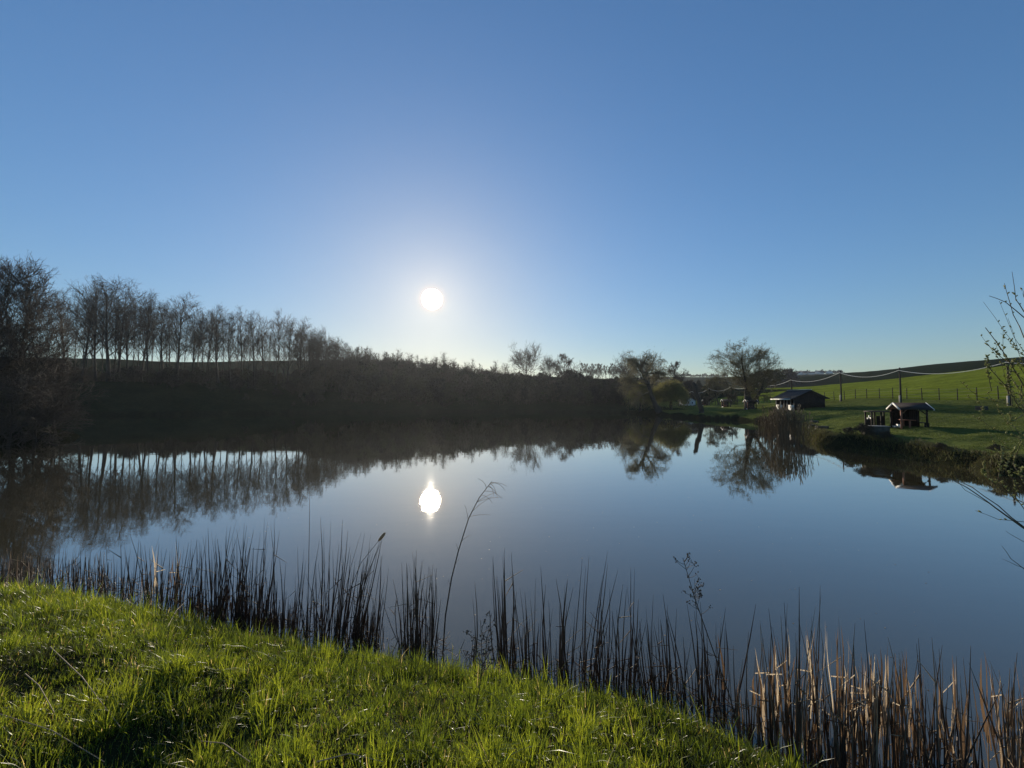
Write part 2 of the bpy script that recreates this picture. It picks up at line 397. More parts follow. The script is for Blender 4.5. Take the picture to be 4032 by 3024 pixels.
mb = MB(); mb.add([(-135, -4, 0), (62, -4, 0), (62, 128, 0), (-135, 128, 0)], [[0, 1, 2, 3]])
water = mb.build('water', m); tag(water, 'calm lake surface mirroring the sky and trees', None, kind='structure')

# ---------------------------------------------------------------- trees
def gen_tree(seed, H, style, twr=0.03, nt2=1.0):
    """returns trunk and crown mesh builders, base at the origin"""
    rg = np.random.default_rng(seed)
    T, Cn, LF = MB(), MB(), MB()
    st = dict(
        tall=dict(tw=0.0125, lean=.03, start=.26, n1=21, l1=.31, a1=(18, 42), up=.28, n2=6, n3=5, n4=3, l2=.48, l3=.5, l4=.55),
        fan=dict(tw=0.018, lean=.02, start=.03, n1=22, l1=.86, a1=(12, 66), up=.18, n2=8, n3=7, n4=3, l2=.38, l3=.5, l4=.5),
        round=dict(tw=0.022, lean=.05, start=.22, n1=15, l1=.50, a1=(30, 72), up=.22, n2=8, n3=7, n4=4, l2=.42, l3=.5, l4=.5),
        bush=dict(tw=0.02, lean=.1, start=.04, n1=16, l1=.60, a1=(20, 85), up=.15, n2=6, n3=6, n4=3, l2=.5, l3=.5, l4=.5),
        dense=dict(tw=0.011, lean=.05, start=.06, n1=36, l1=.36, a1=(24, 58), up=.3, n2=7, n3=6, n4=4, l2=.45, l3=.5, l4=.55),
        sapling=dict(tw=0.010, lean=.04, start=.2, n1=13, l1=.28, a1=(12, 35), up=.6, n2=5, n3=4, n4=0, l2=.5, l3=.5, l4=.5),
    )[style]
    def path(p, d, ln, r0, r1, n, up, jit):
        P = [p]; d = d / np.linalg.norm(d)
        for i in range(n):
            d = d + rg.normal(0, jit, 3) + np.array([0, 0, up / n]); d = d / np.linalg.norm(d)
            P.append(P[-1] + d * ln / n)
        return np.array(P), np.linspace(r0, r1, n + 1)
    def side(d, ang):
        d = d / np.linalg.norm(d); q = rg.normal(0, 1, 3); q -= d * q.dot(d); q /= np.linalg.norm(q)
        return d * math.cos(ang) + q * math.sin(ang)
    r0 = H * st['tw']
    tp, tr = path(np.zeros(3), np.array([rg.normal(0, st['lean']), rg.normal(0, st['lean']), 1]), H * .93, r0, r0 * .12, 10, .15, .022 if style in ('tall', 'sapling') else .045)
    tr[0] *= 1.5
    T.tube(tp, tr, 7)
    def along(P, f):
        q = f * (len(P) - 1); i = min(int(q), len(P) - 2); return P[i] + (P[i + 1] - P[i]) * (q - i), P[i + 1] - P[i]
    for a in range(st['n1']):
        g_ = (a + rg.random()) / st['n1']; f = st['start'] + ((.28 if style == 'fan' else .97) - st['start']) * g_
        p, d = along(tp, f)
        az = a * 2.4 + rg.normal(0, .4); ang = R(rg.uniform(*st['a1'])) * (1.15 - .5 * f)
        dd = np.array([math.cos(az) * math.sin(ang), math.sin(az) * math.sin(ang), math.cos(ang)])
        ln = H * st['l1'] * (.42 + .75 * math.sqrt(1 - g_) if style in ('tall', 'dense') else 1.15 - .75 * f) * rg.uniform(.75, 1.2)
        rr = r0 * (.95 - .7 * f) * (.46 if style in ('tall', 'dense', 'fan') else .5)
        P1, R1 = path(p, dd, ln, rr, rr * .25, 6, st['up'], .10); Cn.tube(P1, R1, 5)
        for b_ in range(int(st['n2'] * nt2)):
            f2 = rg.uniform(.25, 1.0); p2, d2 = along(P1, f2)
            P2, R2 = path(p2, side(d2, R(rg.uniform(20, 55))), ln * st['l2'] * (1.2 - .5 * f2) * rg.uniform(.7, 1.2), max(rr * .4, twr * 1.1), twr * .8, 4, st['up'], .13)
            Cn.tube(P2, R2, 4)
            for c_ in range(int(st['n3'] * nt2)):
                f3 = rg.uniform(.15, 1.0); p3, d3 = along(P2, f3)
                l3 = ln * st['l2'] * st['l3'] * rg.uniform(.6, 1.2)
                P3, R3 = path(p3, side(d3, R(rg.uniform(20, 55))), l3, twr * .85, twr * .5, 3, st['up'], .15)
                Cn.tube(P3, R3, 3)
                for e_ in range(st['n4']):
                    p4, d4 = along(P3, rg.uniform(.1, 1.0))
                    P4, R4 = path(p4, side(d4, R(rg.uniform(20, 50))), l3 * st['l4'] * rg.uniform(.6, 1.3), twr * .6, twr * .3, 2, st['up'] * .5, .15)
                    Cn.tube(P4, R4, 3)
                    LF.v.append(P4[-1:]); 
    tips = np.concatenate(LF.v) if LF.v else np.zeros((0, 3))
    return T, Cn, tips

def leaves(mb_, tips, n, size, spread, seed, drop=0.0):
    rg = np.random.default_rng(seed)
    c0 = tips[rg.integers(0, len(tips), n)] + rg.normal(0, spread, (n, 3)); c0[:, 2] -= np.abs(rg.normal(0, drop, n)) if drop else 0
    A = rg.normal(0, 1, (n, 3)); A[:, 2] += (2 if drop else 0); A /= np.linalg.norm(A, axis=1)[:, None]
    B = rg.normal(0, 1, (n, 3)); B -= A * (A * B).sum(1)[:, None]; B /= np.linalg.norm(B, axis=1)[:, None]
    sz = size * rg.uniform(.6, 1.4, n)[:, None]
    V = np.stack([c0 - A * sz, c0 + B * sz * .45, c0 + A * sz, c0 - B * sz * .45], 1).reshape(-1, 3)
    mb_.add(V, np.arange(n * 4).reshape(-1, 4))

def make_tree(name, seed, H, style, loc, label, cat='tree', group=None, twr=0.03, lf=0, lsize=.12, lspread=.25, drop=0, cmat=None, nt2=1.0, rz=0):
    T, Cn, tips = gen_tree(seed, H, style, twr, nt2)
    if lf: leaves(Cn, tips, lf, lsize, lspread, seed, drop)
    e = empty(name, loc, rz, label, cat, group)
    T.build('trunk', M_BARK, e); Cn.build('crown', cmat or M_TWIG, e)
    return e

ORD = ['first', 'second', 'third', 'fourth', 'fifth', 'sixth', 'seventh', 'eighth', 'ninth', 'tenth', 'eleventh', 'twelfth', 'thirteenth', 'fourteenth', 'fifteenth',
       'sixteenth', 'seventeenth', 'eighteenth', 'nineteenth', 'twentieth']
TENS = {20: 'twent', 30: 'thirt', 40: 'fort'}
def ORDN(i):
    if i < 20: return ORD[i]
    t, u = (i + 1) // 10 * 10, (i + 1) % 10
    return TENS[t] + ('ieth' if u == 0 else 'y-' + ORD[u - 1])
rnd = random.Random(7)
PROTO = {}
def proto(style, k, PH=20.0, twr=0.018, name='bare_tree', lf=0, **kw):
    key = (style, k)
    if key not in PROTO: PROTO[key] = [make_tree(name, 100 + k * 13, PH, style, (0, 0, 0), 'x', 'tree', None, twr, lf, **kw), False, PH]
    return PROTO[key]
def put(style, k, x, y, H, label, group, name='bare_tree', rz=None, sink=0.15, wide=1.0, cat='tree', **kw):
    pr = proto(style, k, **kw)
    o = pr[0] if not pr[1] else copy_tree(pr[0]); pr[1] = True
    o.name = name; s_ = H / pr[2]
    o.location = (x, y, gz(x, y) - sink); o.rotation_euler = (0, 0, rnd.uniform(0, 6.28) if rz is None else rz)
    o.scale = (s_ * wide, s_ * wide, s_)
    o['label'] = label; o['category'] = cat
    if group: o['group'] = group
    elif 'group' in o: del o['group']
    return o

# tall bare row on the far left bank: (px of the trunk, px of the top, distance)
row = [(250, 1140, 112), (318, 1100, 114), (375, 1105, 118), (428, 1088, 113), (462, 1110, 121), (500, 1190, 118), (552, 1150, 120), (585, 1155, 115),
       (640, 1180, 122), (695, 1165, 114), (757, 1190, 120), (808, 1215, 122), (858, 1205, 117), (905, 1220, 121), (952, 1222, 124), (1000, 1228, 118),
       (1040, 1235, 123), (1085, 1225, 122), (1130, 1240, 119), (1180, 1258, 124), (1212, 1275, 121), (1243, 1285, 125), (1275, 1305, 122), (1303, 1322, 127), (1335, 1336, 124), (1370, 1350, 128), (1405, 1360, 126), (1445, 1368, 129)]
MAIN = {3: 'thickest, tallest and broadest bare tree in the row on the far left bank', 9: 'broad-crowned bare tree with a thick trunk midway along the far left row',
        12: 'bare thick-trunked tree in the denser right half of the far left row'}
for i, (px, py, Y) in enumerate(row):
    x = (px - 2016) / FPX * Y; zt = at_y(px, py, Y)[2]; H = (zt - gz(x, Y)) * .91
    lab = MAIN.get(i, '%s tall bare tree from the left in the front row, far bank' % ORDN(i))
    put('tall', i % 5, x, Y, H, lab, 'tall bare trees in a row on the far left bank', wide=1.35 if i in MAIN else 1.0)
# thinner ones filling between
for i in range(46):
    px = 265 + i * 25.5 + rnd.uniform(-8, 8); Y = rnd.uniform(118, 134)
    top = np.interp(px, [250, 430, 600, 750, 900, 1100, 1200, 1300, 1400], [1190, 1150, 1215, 1235, 1250, 1275, 1300, 1350, 1380])
    x = (px - 2016) / FPX * Y; H = (at_y(px, top + rnd.uniform(-25, 40), Y)[2] - gz(x, Y)) * .9
    put('tall', rnd.randrange(5), x, Y, H, ORDN(i) + ' slender bare tree from the left behind the tall far left row', 'slender bare trees filling the far left row', wide=rnd.uniform(.45, .7))
# thin saplings that stick out of the wooded slope beneath the sun
for i in range(46):
    px = 1180 + i * 18.5 + rnd.uniform(-8, 8); Y = rnd.uniform(132, 146)
    top = np.interp(px, [1180, 1300, 1400, 1500, 1600, 1800, 2030], [1290, 1345, 1365, 1378, 1385, 1412, 1450])
    x = (px - 2016) / FPX * Y; H = (at_y(px, top + rnd.uniform(-12, 22), Y)[2] - gz(x, Y)) * .94
    put('tall' if i % 2 else 'sapling', rnd.randrange(3), x, Y, H, ORDN(i) + ' thin bare tree from the left on top of the slope beneath the sun', 'thin bare trees along the top of the wooded slope', PH=12.0, twr=.035, wide=rnd.uniform(1.0, 1.5))

# brushwood on the slope: reads as one mass
def scatter_brush(name, spots, label, seed, material, nvar=3, twr=.06):
    vs = []
    for k in range(nvar):
        T, Cn, tips = gen_tree(seed + k, 8.0, 'bush', twr, 0.85)
        leaves(Cn, tips, 700, .32, .35, seed + k)
        V = np.concatenate(T.v + Cn.v); 
        f4 = [np.concatenate(T.f4)] + [np.concatenate(Cn.f4) + T.n]
        vs.append((V, np.concatenate(f4)))
    mb_ = MB(); rg = np.random.default_rng(seed)
    for (x, y, H) in spots:
        V, F_ = vs[rg.integers(0, nvar)]; a_ = rg.uniform(0, 6.28); s_ = H / 8.0; w_ = s_ * rg.uniform(.8, 1.15)
        ca, sa = math.cos(a_) * w_, math.sin(a_) * w_
        W = np.stack([V[:, 0] * ca - V[:, 1] * sa + x, V[:, 0] * sa + V[:, 1] * ca + y, V[:, 2] * s_ + gz(x, y) - .2], 1)
        mb_.add(W, F_, rg.uniform(0, 1))
    o = mb_.build(name, material); tag(o, label, 'brushwood', kind='stuff'); return o
spots = []
for i in range(230):
    px = rnd.uniform(1130, 2600)
    Yn = np.interp(px, [1130, 1300, 1500, 2000, 2350, 2600], [118, 116, 119, 124, 122, 112])
    Y = Yn + rnd.random() ** 1.2 * 26
    x = (px - 2016) / FPX * Y
    top = np.interp(px, [1130, 1250, 1400, 1500, 1600, 1800, 2030, 2250, 2340, 2500, 2600], [1475, 1432, 1420, 1422, 1428, 1450, 1478, 1468, 1492, 1496, 1502])
    Hm = at_y(px, top, Y)[2] - gz(x, Y)
    lowf = np.clip((Y - Yn) / 12, 0, 1)
    spots.append((x, Y, max(2.5, Hm * (0.45 + .55 * lowf) * rnd.uniform(.82, 1.0))))
scatter_brush('brushwood', spots, 'dense dark leafless brushwood covering the slope beneath the sun', 300, M_BRUSH)
spots = []
for i in range(150):   # undergrowth below the tall row
    px = rnd.uniform(180, 1250); Y = rnd.uniform(108, 138); spots.append(((px - 2016) / FPX * Y, Y, rnd.uniform(1.2, 4.2)))
scatter_brush('undergrowth', spots, 'low dark undergrowth around the trunks of the far left row', 340, M_BRUSH)
spots = []
for i in range(34):   # wood on the hill behind the budding tree
    Y = rnd.uniform(290, 330); px = rnd.uniform(2965, 3122); top = np.interp(px, [2965, 3060, 3110, 3125], [1476, 1462, 1457, 1466])
    x = (px - 2016) / FPX * Y; spots.append((x, Y, max(5, (at_y(px, top, Y)[2] - gz(x, Y)) * rnd.uniform(.85, 1.02))))
for i in range(26):
    Y = rnd.uniform(150, 200); px = rnd.uniform(2660, 2860); x = (px - 2016) / FPX * Y
    top = np.interp(px, [2660, 2700, 2760, 2830, 2860], [1478, 1500, 1520, 1512, 1508]) + rnd.uniform(0, 20); spots.append((x, Y, max(3, at_y(px, top, Y)[2] - gz(x, Y))))
scatter_brush('distant_wood', spots, 'dark wood on the rise behind the lone budding tree', 380, M_BRUSH, twr=.09)

# distinct trees beyond the slope, right of the sun
for px, top, Y, wid, st, lab in [
        (2072, 1376, 205, .85, 'fan', 'open fan-shaped bare tree on the skyline, first to the right of the sun'),
        (2218, 1400, 190, 1.0, 'round', 'dense dark rounded bare tree on the skyline right of the fan-shaped one'),
        (2165, 1415, 200, .7, 'fan', 'smaller bare tree squeezed between the fan-shaped and the dense rounded tree'),
        (2480, 1414, 180, .7, 'fan', 'bare upright skyline tree just left of the leaning waterside tree'),
        (2545, 1428, 165, .7, 'fan', 'bare skyline tree right behind the top of the leaning waterside tree'),
        (2660, 1432, 165, .85, 'round', 'small bare round-headed tree at the right end of the skyline trees')]:
    x = (px - 2016) / FPX * Y; H = at_y(px, top, Y)[2] - gz(x, Y)
    put(st, 7, x, Y, H, lab, None, twr=.05, wide=wid, PH=16.0, lf=2600 if st == 'round' else 0, lsize=.14)
for i in range(13):
    px = 2292 + i * 15 + rnd.uniform(-4, 4); Y = rnd.uniform(205, 220); x = (px - 2016) / FPX * Y; H = at_y(px, 1436 + rnd.uniform(-6, 10), Y)[2] - gz(x, Y)
    put('round', 8, x, Y, H, ORDN(i) + ' small skyline tree from the left, between the dense rounded and leaning trees', 'small trees in a line on the skyline', twr=.05, PH=14.0, wide=.75)

# left bank willow scrub, near
for px, top, Y, wid, lab, st in [(62, 1012, 39, .9, 'big bare tree with many fine ascending branches at the left edge of the photo', 'dense'),
                                 (-40, 960, 37, .9, 'bare tree cut off by the left edge of the photo', 'dense'),
                                 (170, 1120, 42, .8, 'smaller bare tree leaning out right of the big tree at the left edge', 'dense')]:
    x = (px - 2016) / FPX * Y; H = (at_y(px, top, Y)[2] - gz(x, Y)) * .86
    put(st, 9 + int(Y) % 3, x, Y, H, lab, None, wide=wid, twr=.02, PH=18.0, lf=1500, lsize=.05, lspread=.2, nt2=1.15)
for px, py, Y, H, lab in [(40, 0, 33, 6.5, 'tall tangled leafless bush filling the lower left edge of the lake'), (150, 0, 35, 6.0, 'brown tangled bush at the water left of the far bank'),
                          (230, 0, 37, 4.6, 'low bare bush hanging over the water right of the tangled bushes on the left'), (100, 0, 37, 7.5, 'dense bare bush under the big tree at the left edge'),
                          (-30, 0, 35, 7.5, 'dense bare bush cut off by the left edge of the photo'), (190, 0, 40, 6.5, 'bare bush behind the ones at the water on the left'),
                          (70, 0, 35.5, 3.2, 'low brown thicket right at the water edge under the left bushes'), (215, 0, 36.3, 3.0, 'low brown thicket at the tip of the left bank'), (0, 0, 32, 4.0, 'low brown bush at the water edge, cut off by the left edge')]:
    x = (px - 2016) / FPX * Y
    put('bush', 12, x, Y, H, lab, None, name='bare_bush', cat='bush', twr=.02, PH=7.0, lf=2500, lsize=.05, lspread=.2, wide=1.1, sink=.3)

# lone budding tree on the right
x, Y = (2950 - 2016) / FPX * 79, 79
def budding():
    rg = np.random.default_rng(5); T, Cn = MB(), MB()
    tips = []
    # limbs traced as real limbs: (start height, azimuth, lean, length)
    H = 15.2
    tp = np.array([(0, 0, 0), (-.05, 0, 1.2), (-.25, .1, 2.6), (-.4, .1, 4.2), (-.6, 0, 6.0), (-.9, 0, 8.2), (-1.3, .1, 10.5), (-1.6, 0, 13)])
    T.tube(tp, [1.25, .95, .85, .58, .4, .28, .18, .1], 9)
    rt = np.array([(.1, 0, .6), (.7, -.1, 1.8), (1.6, -.2, 3.3), (2.6, -.3, 5.0), (3.2, -.3, 7.2)])
    T.tube(rt, [.5, .45, .36, .28, .18], 8)
    limbs = []
    for base, azs, l0, els_ in ((tp, 30, 7.4, (8, 66)), (rt, 14, 5.8, (5, 60))):
        for k in range(azs):
            f = .42 + .56 * k / azs; q = f * (len(base) - 1); i = min(int(q), len(base) - 2); p = base[i] + (base[i + 1] - base[i]) * (q - i)
            az = k * 2.4 + rg.normal(0, .3); el = R(rg.uniform(*els_)); ln = l0 * (1.3 - .75 * f) * rg.uniform(.75, 1.15)
            d = np.array([math.cos(az) * math.cos(el), math.sin(az) * math.cos(el), math.sin(el)])
            limbs.append((p, d, ln, .15 * (1.3 - f)))
    def grow(p, d, ln, r, lev):
        n = 5 if lev == 0 else 3; P = [p]
        for i in range(n):
            d = d + rg.normal(0, .13, 3) + np.array([0, 0, .05]); d /= np.linalg.norm(d); P.append(P[-1] + d * ln / n)
        P = np.array(P); Cn.tube(P, np.linspace(r, r * .4, n + 1), 5 if lev == 0 else 3)
        if lev >= 3: tips.append(P[-1]); tips.append(P[-2]); return
        for k in range((8, 7, 6)[lev]):
            q = rg.uniform(.35, 1) * n; i = min(int(q), n - 1); pp = P[i] + (P[i + 1] - P[i]) * (q - i)
            s_ = rg.normal(0, 1, 3); s_ -= d * s_.dot(d); s_ /= np.linalg.norm(s_); a_ = R(rg.uniform(25, 60))
            grow(pp, d * math.cos(a_) + s_ * math.sin(a_), ln * (.46, .45, .5)[lev] * rg.uniform(.7, 1.2), max(r * .4, .017), lev + 1)
    for l in limbs: grow(*l, 0)
    # shoots sprouting from the old wood low on the trunk
    for k in range(260):
        h = rg.uniform(.8, 4.0); az = rg.uniform(0, 6.28); p = np.array([math.cos(az) * .5 + (h * .25 if k % 2 else 0), math.sin(az) * .5, h])
        d = np.array([math.cos(az), math.sin(az), rg.uniform(.2, 1.4)]); Cn.tube(np.array([p, p + d * .35, p + d * .7 + [0, 0, .15]]), [.03, .02, .012], 3)
    leaves(Cn, np.array(tips), 16000, .08, .25, 5)
    e = empty('budding_tree', (x, Y, gz(x, Y) - .2), 0, 'lone broad rounded tree coming into leaf on the right shore, its trunk forked low', 'tree')
    e.scale = (.9, .9, .84)
    T.build('trunk', M_BARK, e); Cn.build('crown', M_TWIG_BUD, e)
budding()

# leaning waterside tree and green willow
x2, Y2 = (2598 - 2016) / FPX * 95, 95.5
def leaning():
    rg = np.random.default_rng(9); T, Cn = MB(), MB(); tips = []
    tp = np.array([(0, 0, 0), (-.9, 0, 1.8), (-1.9, 0, 4.2), (-2.6, 0, 6.6), (-3.6, .2, 8.8), (-4.2, .2, 11.0), (-4.4, 0, 13)])
    T.tube(tp, [.85, .6, .52, .45, .38, .22, .1], 8)
    lims = [((-3.2, 0, 8), (-1, .2, .25), 5.5), ((-3.4, 0, 8.4), (-.6, -.4, .5), 5), ((-3.6, 0, 8.8), (.7, .2, .75), 5.5), ((-3.8, 0, 9.4), (.9, -.3, .4), 5.0), ((-4.1, 0, 10.4), (-.6, .5, .7), 4.2),
            ((-2.7, 0, 6.8), (-1, -.3, .15), 5), ((-2.6, 0, 6.4), (.8, .4, .5), 5), ((-4.2, 0, 11), (.5, -.2, .9), 3.5), ((-4.2, 0, 11), (-.5, .2, .9), 3.5), ((-2.2, 0, 5.2), (-.9, .3, .1), 4.2)]
    def grow(p, d, ln, r, lev):
        n = 4; P = [p]
        for i in range(n):
            d = d + rg.normal(0, .16, 3) + np.array([0, 0, .04 if lev < 2 else -.16]); d /= np.linalg.norm(d); P.append(P[-1] + d * ln / n)
        P = np.array(P); Cn.tube(P, np.linspace(r, r * .4, n + 1), 5 if lev == 0 else 3)
        if lev >= 3: tips.append(P[-1]); tips.append(P[-2]); return
        for k in range((11, 8, 6)[lev]):
            q = rg.uniform(.3, 1) * n; i = min(int(q), n - 1); pp = P[i] + (P[i + 1] - P[i]) * (q - i)
            s_ = rg.normal(0, 1, 3); s_ -= d * s_.dot(d); s_ /= np.linalg.norm(s_); a_ = R(rg.uniform(25, 65))
            grow(pp, d * math.cos(a_) + s_ * math.sin(a_), ln * (.45, .5, .6)[lev] * rg.uniform(.7, 1.2), max(r * .4, .02), lev + 1)
    for p, d, ln in lims: grow(np.array(p, float), np.array(d, float), ln, .24, 0)
    leaves(Cn, np.array(tips), 9000, .085, .4, 5, .6)
    e = empty('leaning_tree', (x2, Y2, gz(x2, Y2) - .2), 0, 'dark-trunked tree leaning left out over the water, left of the dead trunk', 'tree')
    T.build('trunk', M_BARK, e); Cn.build('crown', M_TWIG_BUD, e)
leaning()
def willow(px, Y, top, rad, label, seed, n=15000):
    rg = np.random.default_rng(seed); T, Cn = MB(), MB()
    x = (px - 2016) / FPX * Y; z0 = gz(x, Y); H = at_y(px, top, Y)[2] - z0
    T.tube(np.array([(0, 0, 0), (.1, 0, H * .3), (0, 0, H * .6)]), [.45, .35, .15], 7)
    tips = []
    for k in range(420):
        az = rg.uniform(0, 6.28); ct = rg.uniform(-.1, 1); st_ = math.sqrt(max(0, 1 - ct * ct)); rr = rad * rg.uniform(.6, 1.0) * (1 + .15 * math.sin(3 * az))
        tip = np.array([math.cos(az) * st_ * rr, math.sin(az) * st_ * rr, H * .48 + ct * H * .5 * rg.uniform(.85, 1.03)])
        p0 = np.array([0, 0, H * rg.uniform(.25, .55)]); mid = (p0 + tip) / 2 + [0, 0, .5]
        dn = tip + np.array([math.cos(az) * .3, math.sin(az) * .3, -rg.uniform(1.0, H * .4)])
        Cn.tube(np.array([p0, mid, tip, (tip + dn) / 2, dn]), [.06, .035, .025, .02, .015], 3)
        for t_ in np.linspace(0, 1, 5): tips.append(tip + (dn - tip) * t_); tips.append(mid + (tip - mid) * t_)
    leaves(Cn, np.array(tips), n, .13, .3, seed, .25)
    e = empty('willow', (x, Y, z0 - .2), 0, label, 'tree')
    T.build('trunk', M_BARK, e); Cn.build('crown', M_WILLOW, e)
willow(2640, 100, 1490, 5.0, 'rounded yellow-green willow just coming into leaf behind the leaning tree', 21)
willow(2520, 104, 1500, 3.6, 'grey-brown drooping willow left of the yellow-green one', 22, 7000)
put('round', 13, (2828 - 2016) / FPX * 120, 120, 8.0, 'small olive budding tree seen left of the lone big tree', None, name='small_tree', twr=.04, PH=9.0, lf=2500, lsize=.1, cmat=M_TWIG_BUD, wide=1.2)
put('bush', 14, (2872 - 2016) / FPX * 96, 96, 3.2, 'round leafless bush on the lawn between the two small far shelters', None, name='bare_bush', cat='bush', twr=.035, PH=4.0, lf=900, lsize=.1, cmat=M_BRUSH)
put('bush', 15, (2790 - 2016) / FPX * 118, 118, 2.6, 'low dark bush on the lawn right of the dead trunk', None, name='bare_bush', cat='bush', twr=.035, PH=4.0, lf=900, lsize=.1, cmat=M_BRUSH, wide=1.5)
put('bush', 16, (2690 - 2016) / FPX * 112, 112, 2.2, 'low dark bush beneath the yellow-green willow', None, name='bare_bush', cat='bush', twr=.035, PH=4.0, lf=900, lsize=.1, cmat=M_BRUSH, wide=1.8)

# dead trunk
rg = np.random.default_rng(3); xs, Ys = (2762 - 2016) / FPX * 81, 81
T = MB(); n = 16; P = np.array([(-1.75 * (k / n) ** 1.2 + .08 * math.sin(k), .1 * math.cos(k * .7), 6.5 * k / n) for k in range(n + 1)])
rr = np.linspace(.52, .42, n + 1) + rg.normal(0, .035, n + 1); rr[0] = .8; rr[-1] = .2; T.tube(P, rr, 9)
e = empty('dead_tree', (xs, Ys, gz(xs, Ys) - .2), 0, 'bare broken-off dead trunk leaning left beside the water', 'tree')
T.build('trunk', M_BARK, e)
for q_ in ((P[7], P[7] + [.5, 0, .35], .12), (P[14], P[14] + [-.5, .1, .5], .15), (P[11], P[11] + [.35, 0, .4], .1)): MB().tube([q_[0], q_[1]], [q_[2], q_[2] * .4], 5).build('branch_stub', M_BARK, e)
st_ = MB(); st_.tube([P[7], P[7] + [.5, 0, .35]], [.12, .05], 5); st_.tube([P[14], P[14] + [-.5, .1, .5]], [.15, .06], 5); st_.tube([P[11], P[11] + [.35, 0, .4]], [.1, .04], 5)


# ---------------------------------------------------------------- poles and cable, fence
XP = 62.0
poles = [(48.0, 3970, 1412), (61.4, 3530, 1447), (72.5, 3313, 1458), (85.3, 3118, 1488), (97, 0, 1500), (108.8, 2880, 1518), (120.8, 2795, 1524), (132.5, 2722, 1536), (145, 0, 1540)]
plabels = ['at the right edge behind the willow twigs', 'behind the near shelter', 'right of the big dark hut', 'left of the big dark hut, behind it', 'hidden in the crown of the lone tree',
           'left of the lone tree', 'right of the dead trunk, second from it', 'just behind the dead trunk', 'behind the willow']
tops = []
for (Y, px, top), pl in zip(poles, plabels):
    z0 = gz(XP, Y); zt = CAMZ + (1571 - top) / FPX * Y; tops.append((XP, Y, zt - .45))
    e = empty('cable_pole', (XP, Y, z0), 0, 'dark cable pole, ' + pl, 'pole', 'wooden poles carrying the white cable')
    MB().tube([(0, 0, .0), (0, 0, (zt - z0) * .5), (0, 0, zt - z0)], [.13, .115, .09], 8).build('mast', M_WOOD, e)
    MB().box((-.2, -.12, -.1), (-.13, .12, 1.25)).build('footing', M_CONC, e)
    MB().box((-.16, -.05, zt - z0 - .52), (.16, .05, zt - z0 - .40)).build('insulator', M_CONC, e)
for i in range(len(tops) - 1):
    p, q = np.array(tops[i]), np.array(tops[i + 1]); t = np.linspace(0, 1, 15)[:, None]
    P = p + (q - p) * t; P[:, 2] -= (4 * t * (1 - t)).ravel() * .95; P[:, 0] -= .16
    c_ = MB().tube(P, .045, 6).build('cable', M_CABLE)
    tag(c_, 'sagging white cable left of the pole %s' % plabels[i].split(',')[0], 'cable', 'white cables strung from pole to pole')
# right-hand end of the cable runs out of the picture
p, q = np.array((XP, 34.0, 9.0)), np.array(tops[0]); t = np.linspace(0, 1, 12)[:, None]; P = p + (q - p) * t; P[:, 2] -= (4 * t * (1 - t)).ravel() * .95; P[:, 0] -= .16
tag(MB().tube(P, .045, 6).build('cable', M_CABLE), 'white cable leaving the photo at the right edge', 'cable', 'white cables strung from pole to pole')

XF = 66.0
e = empty('wire_fence', (XF, 65, gz(XF, 65)), 0, 'tall wire fence on thin wooden posts along the foot of the bright green field', 'fence')
base = np.array(e.location)
ys = np.arange(47.4, 130, 2.42); pts = []
for k, y in enumerate(ys):
    xx = XF + rnd.uniform(-.05, .05); z0 = gz(xx, y); h = 1.85 + rnd.uniform(-.12, .1); ln = rnd.uniform(-.06, .06)
    MB().tube(np.array([(xx, y, z0 - .2), (xx + ln, y, z0 + h)]) - base, [.07, .055], 6).build('post', M_WOOD, e)
    pts.append((xx, y, z0))
for hgt in (.35, .8, 1.25, 1.65):
    P = np.array(pts) - base; P[:, 2] += hgt; P[:, 0] -= .06
    MB().tube(P, .012, 3).build('wire', M_CONC, e)

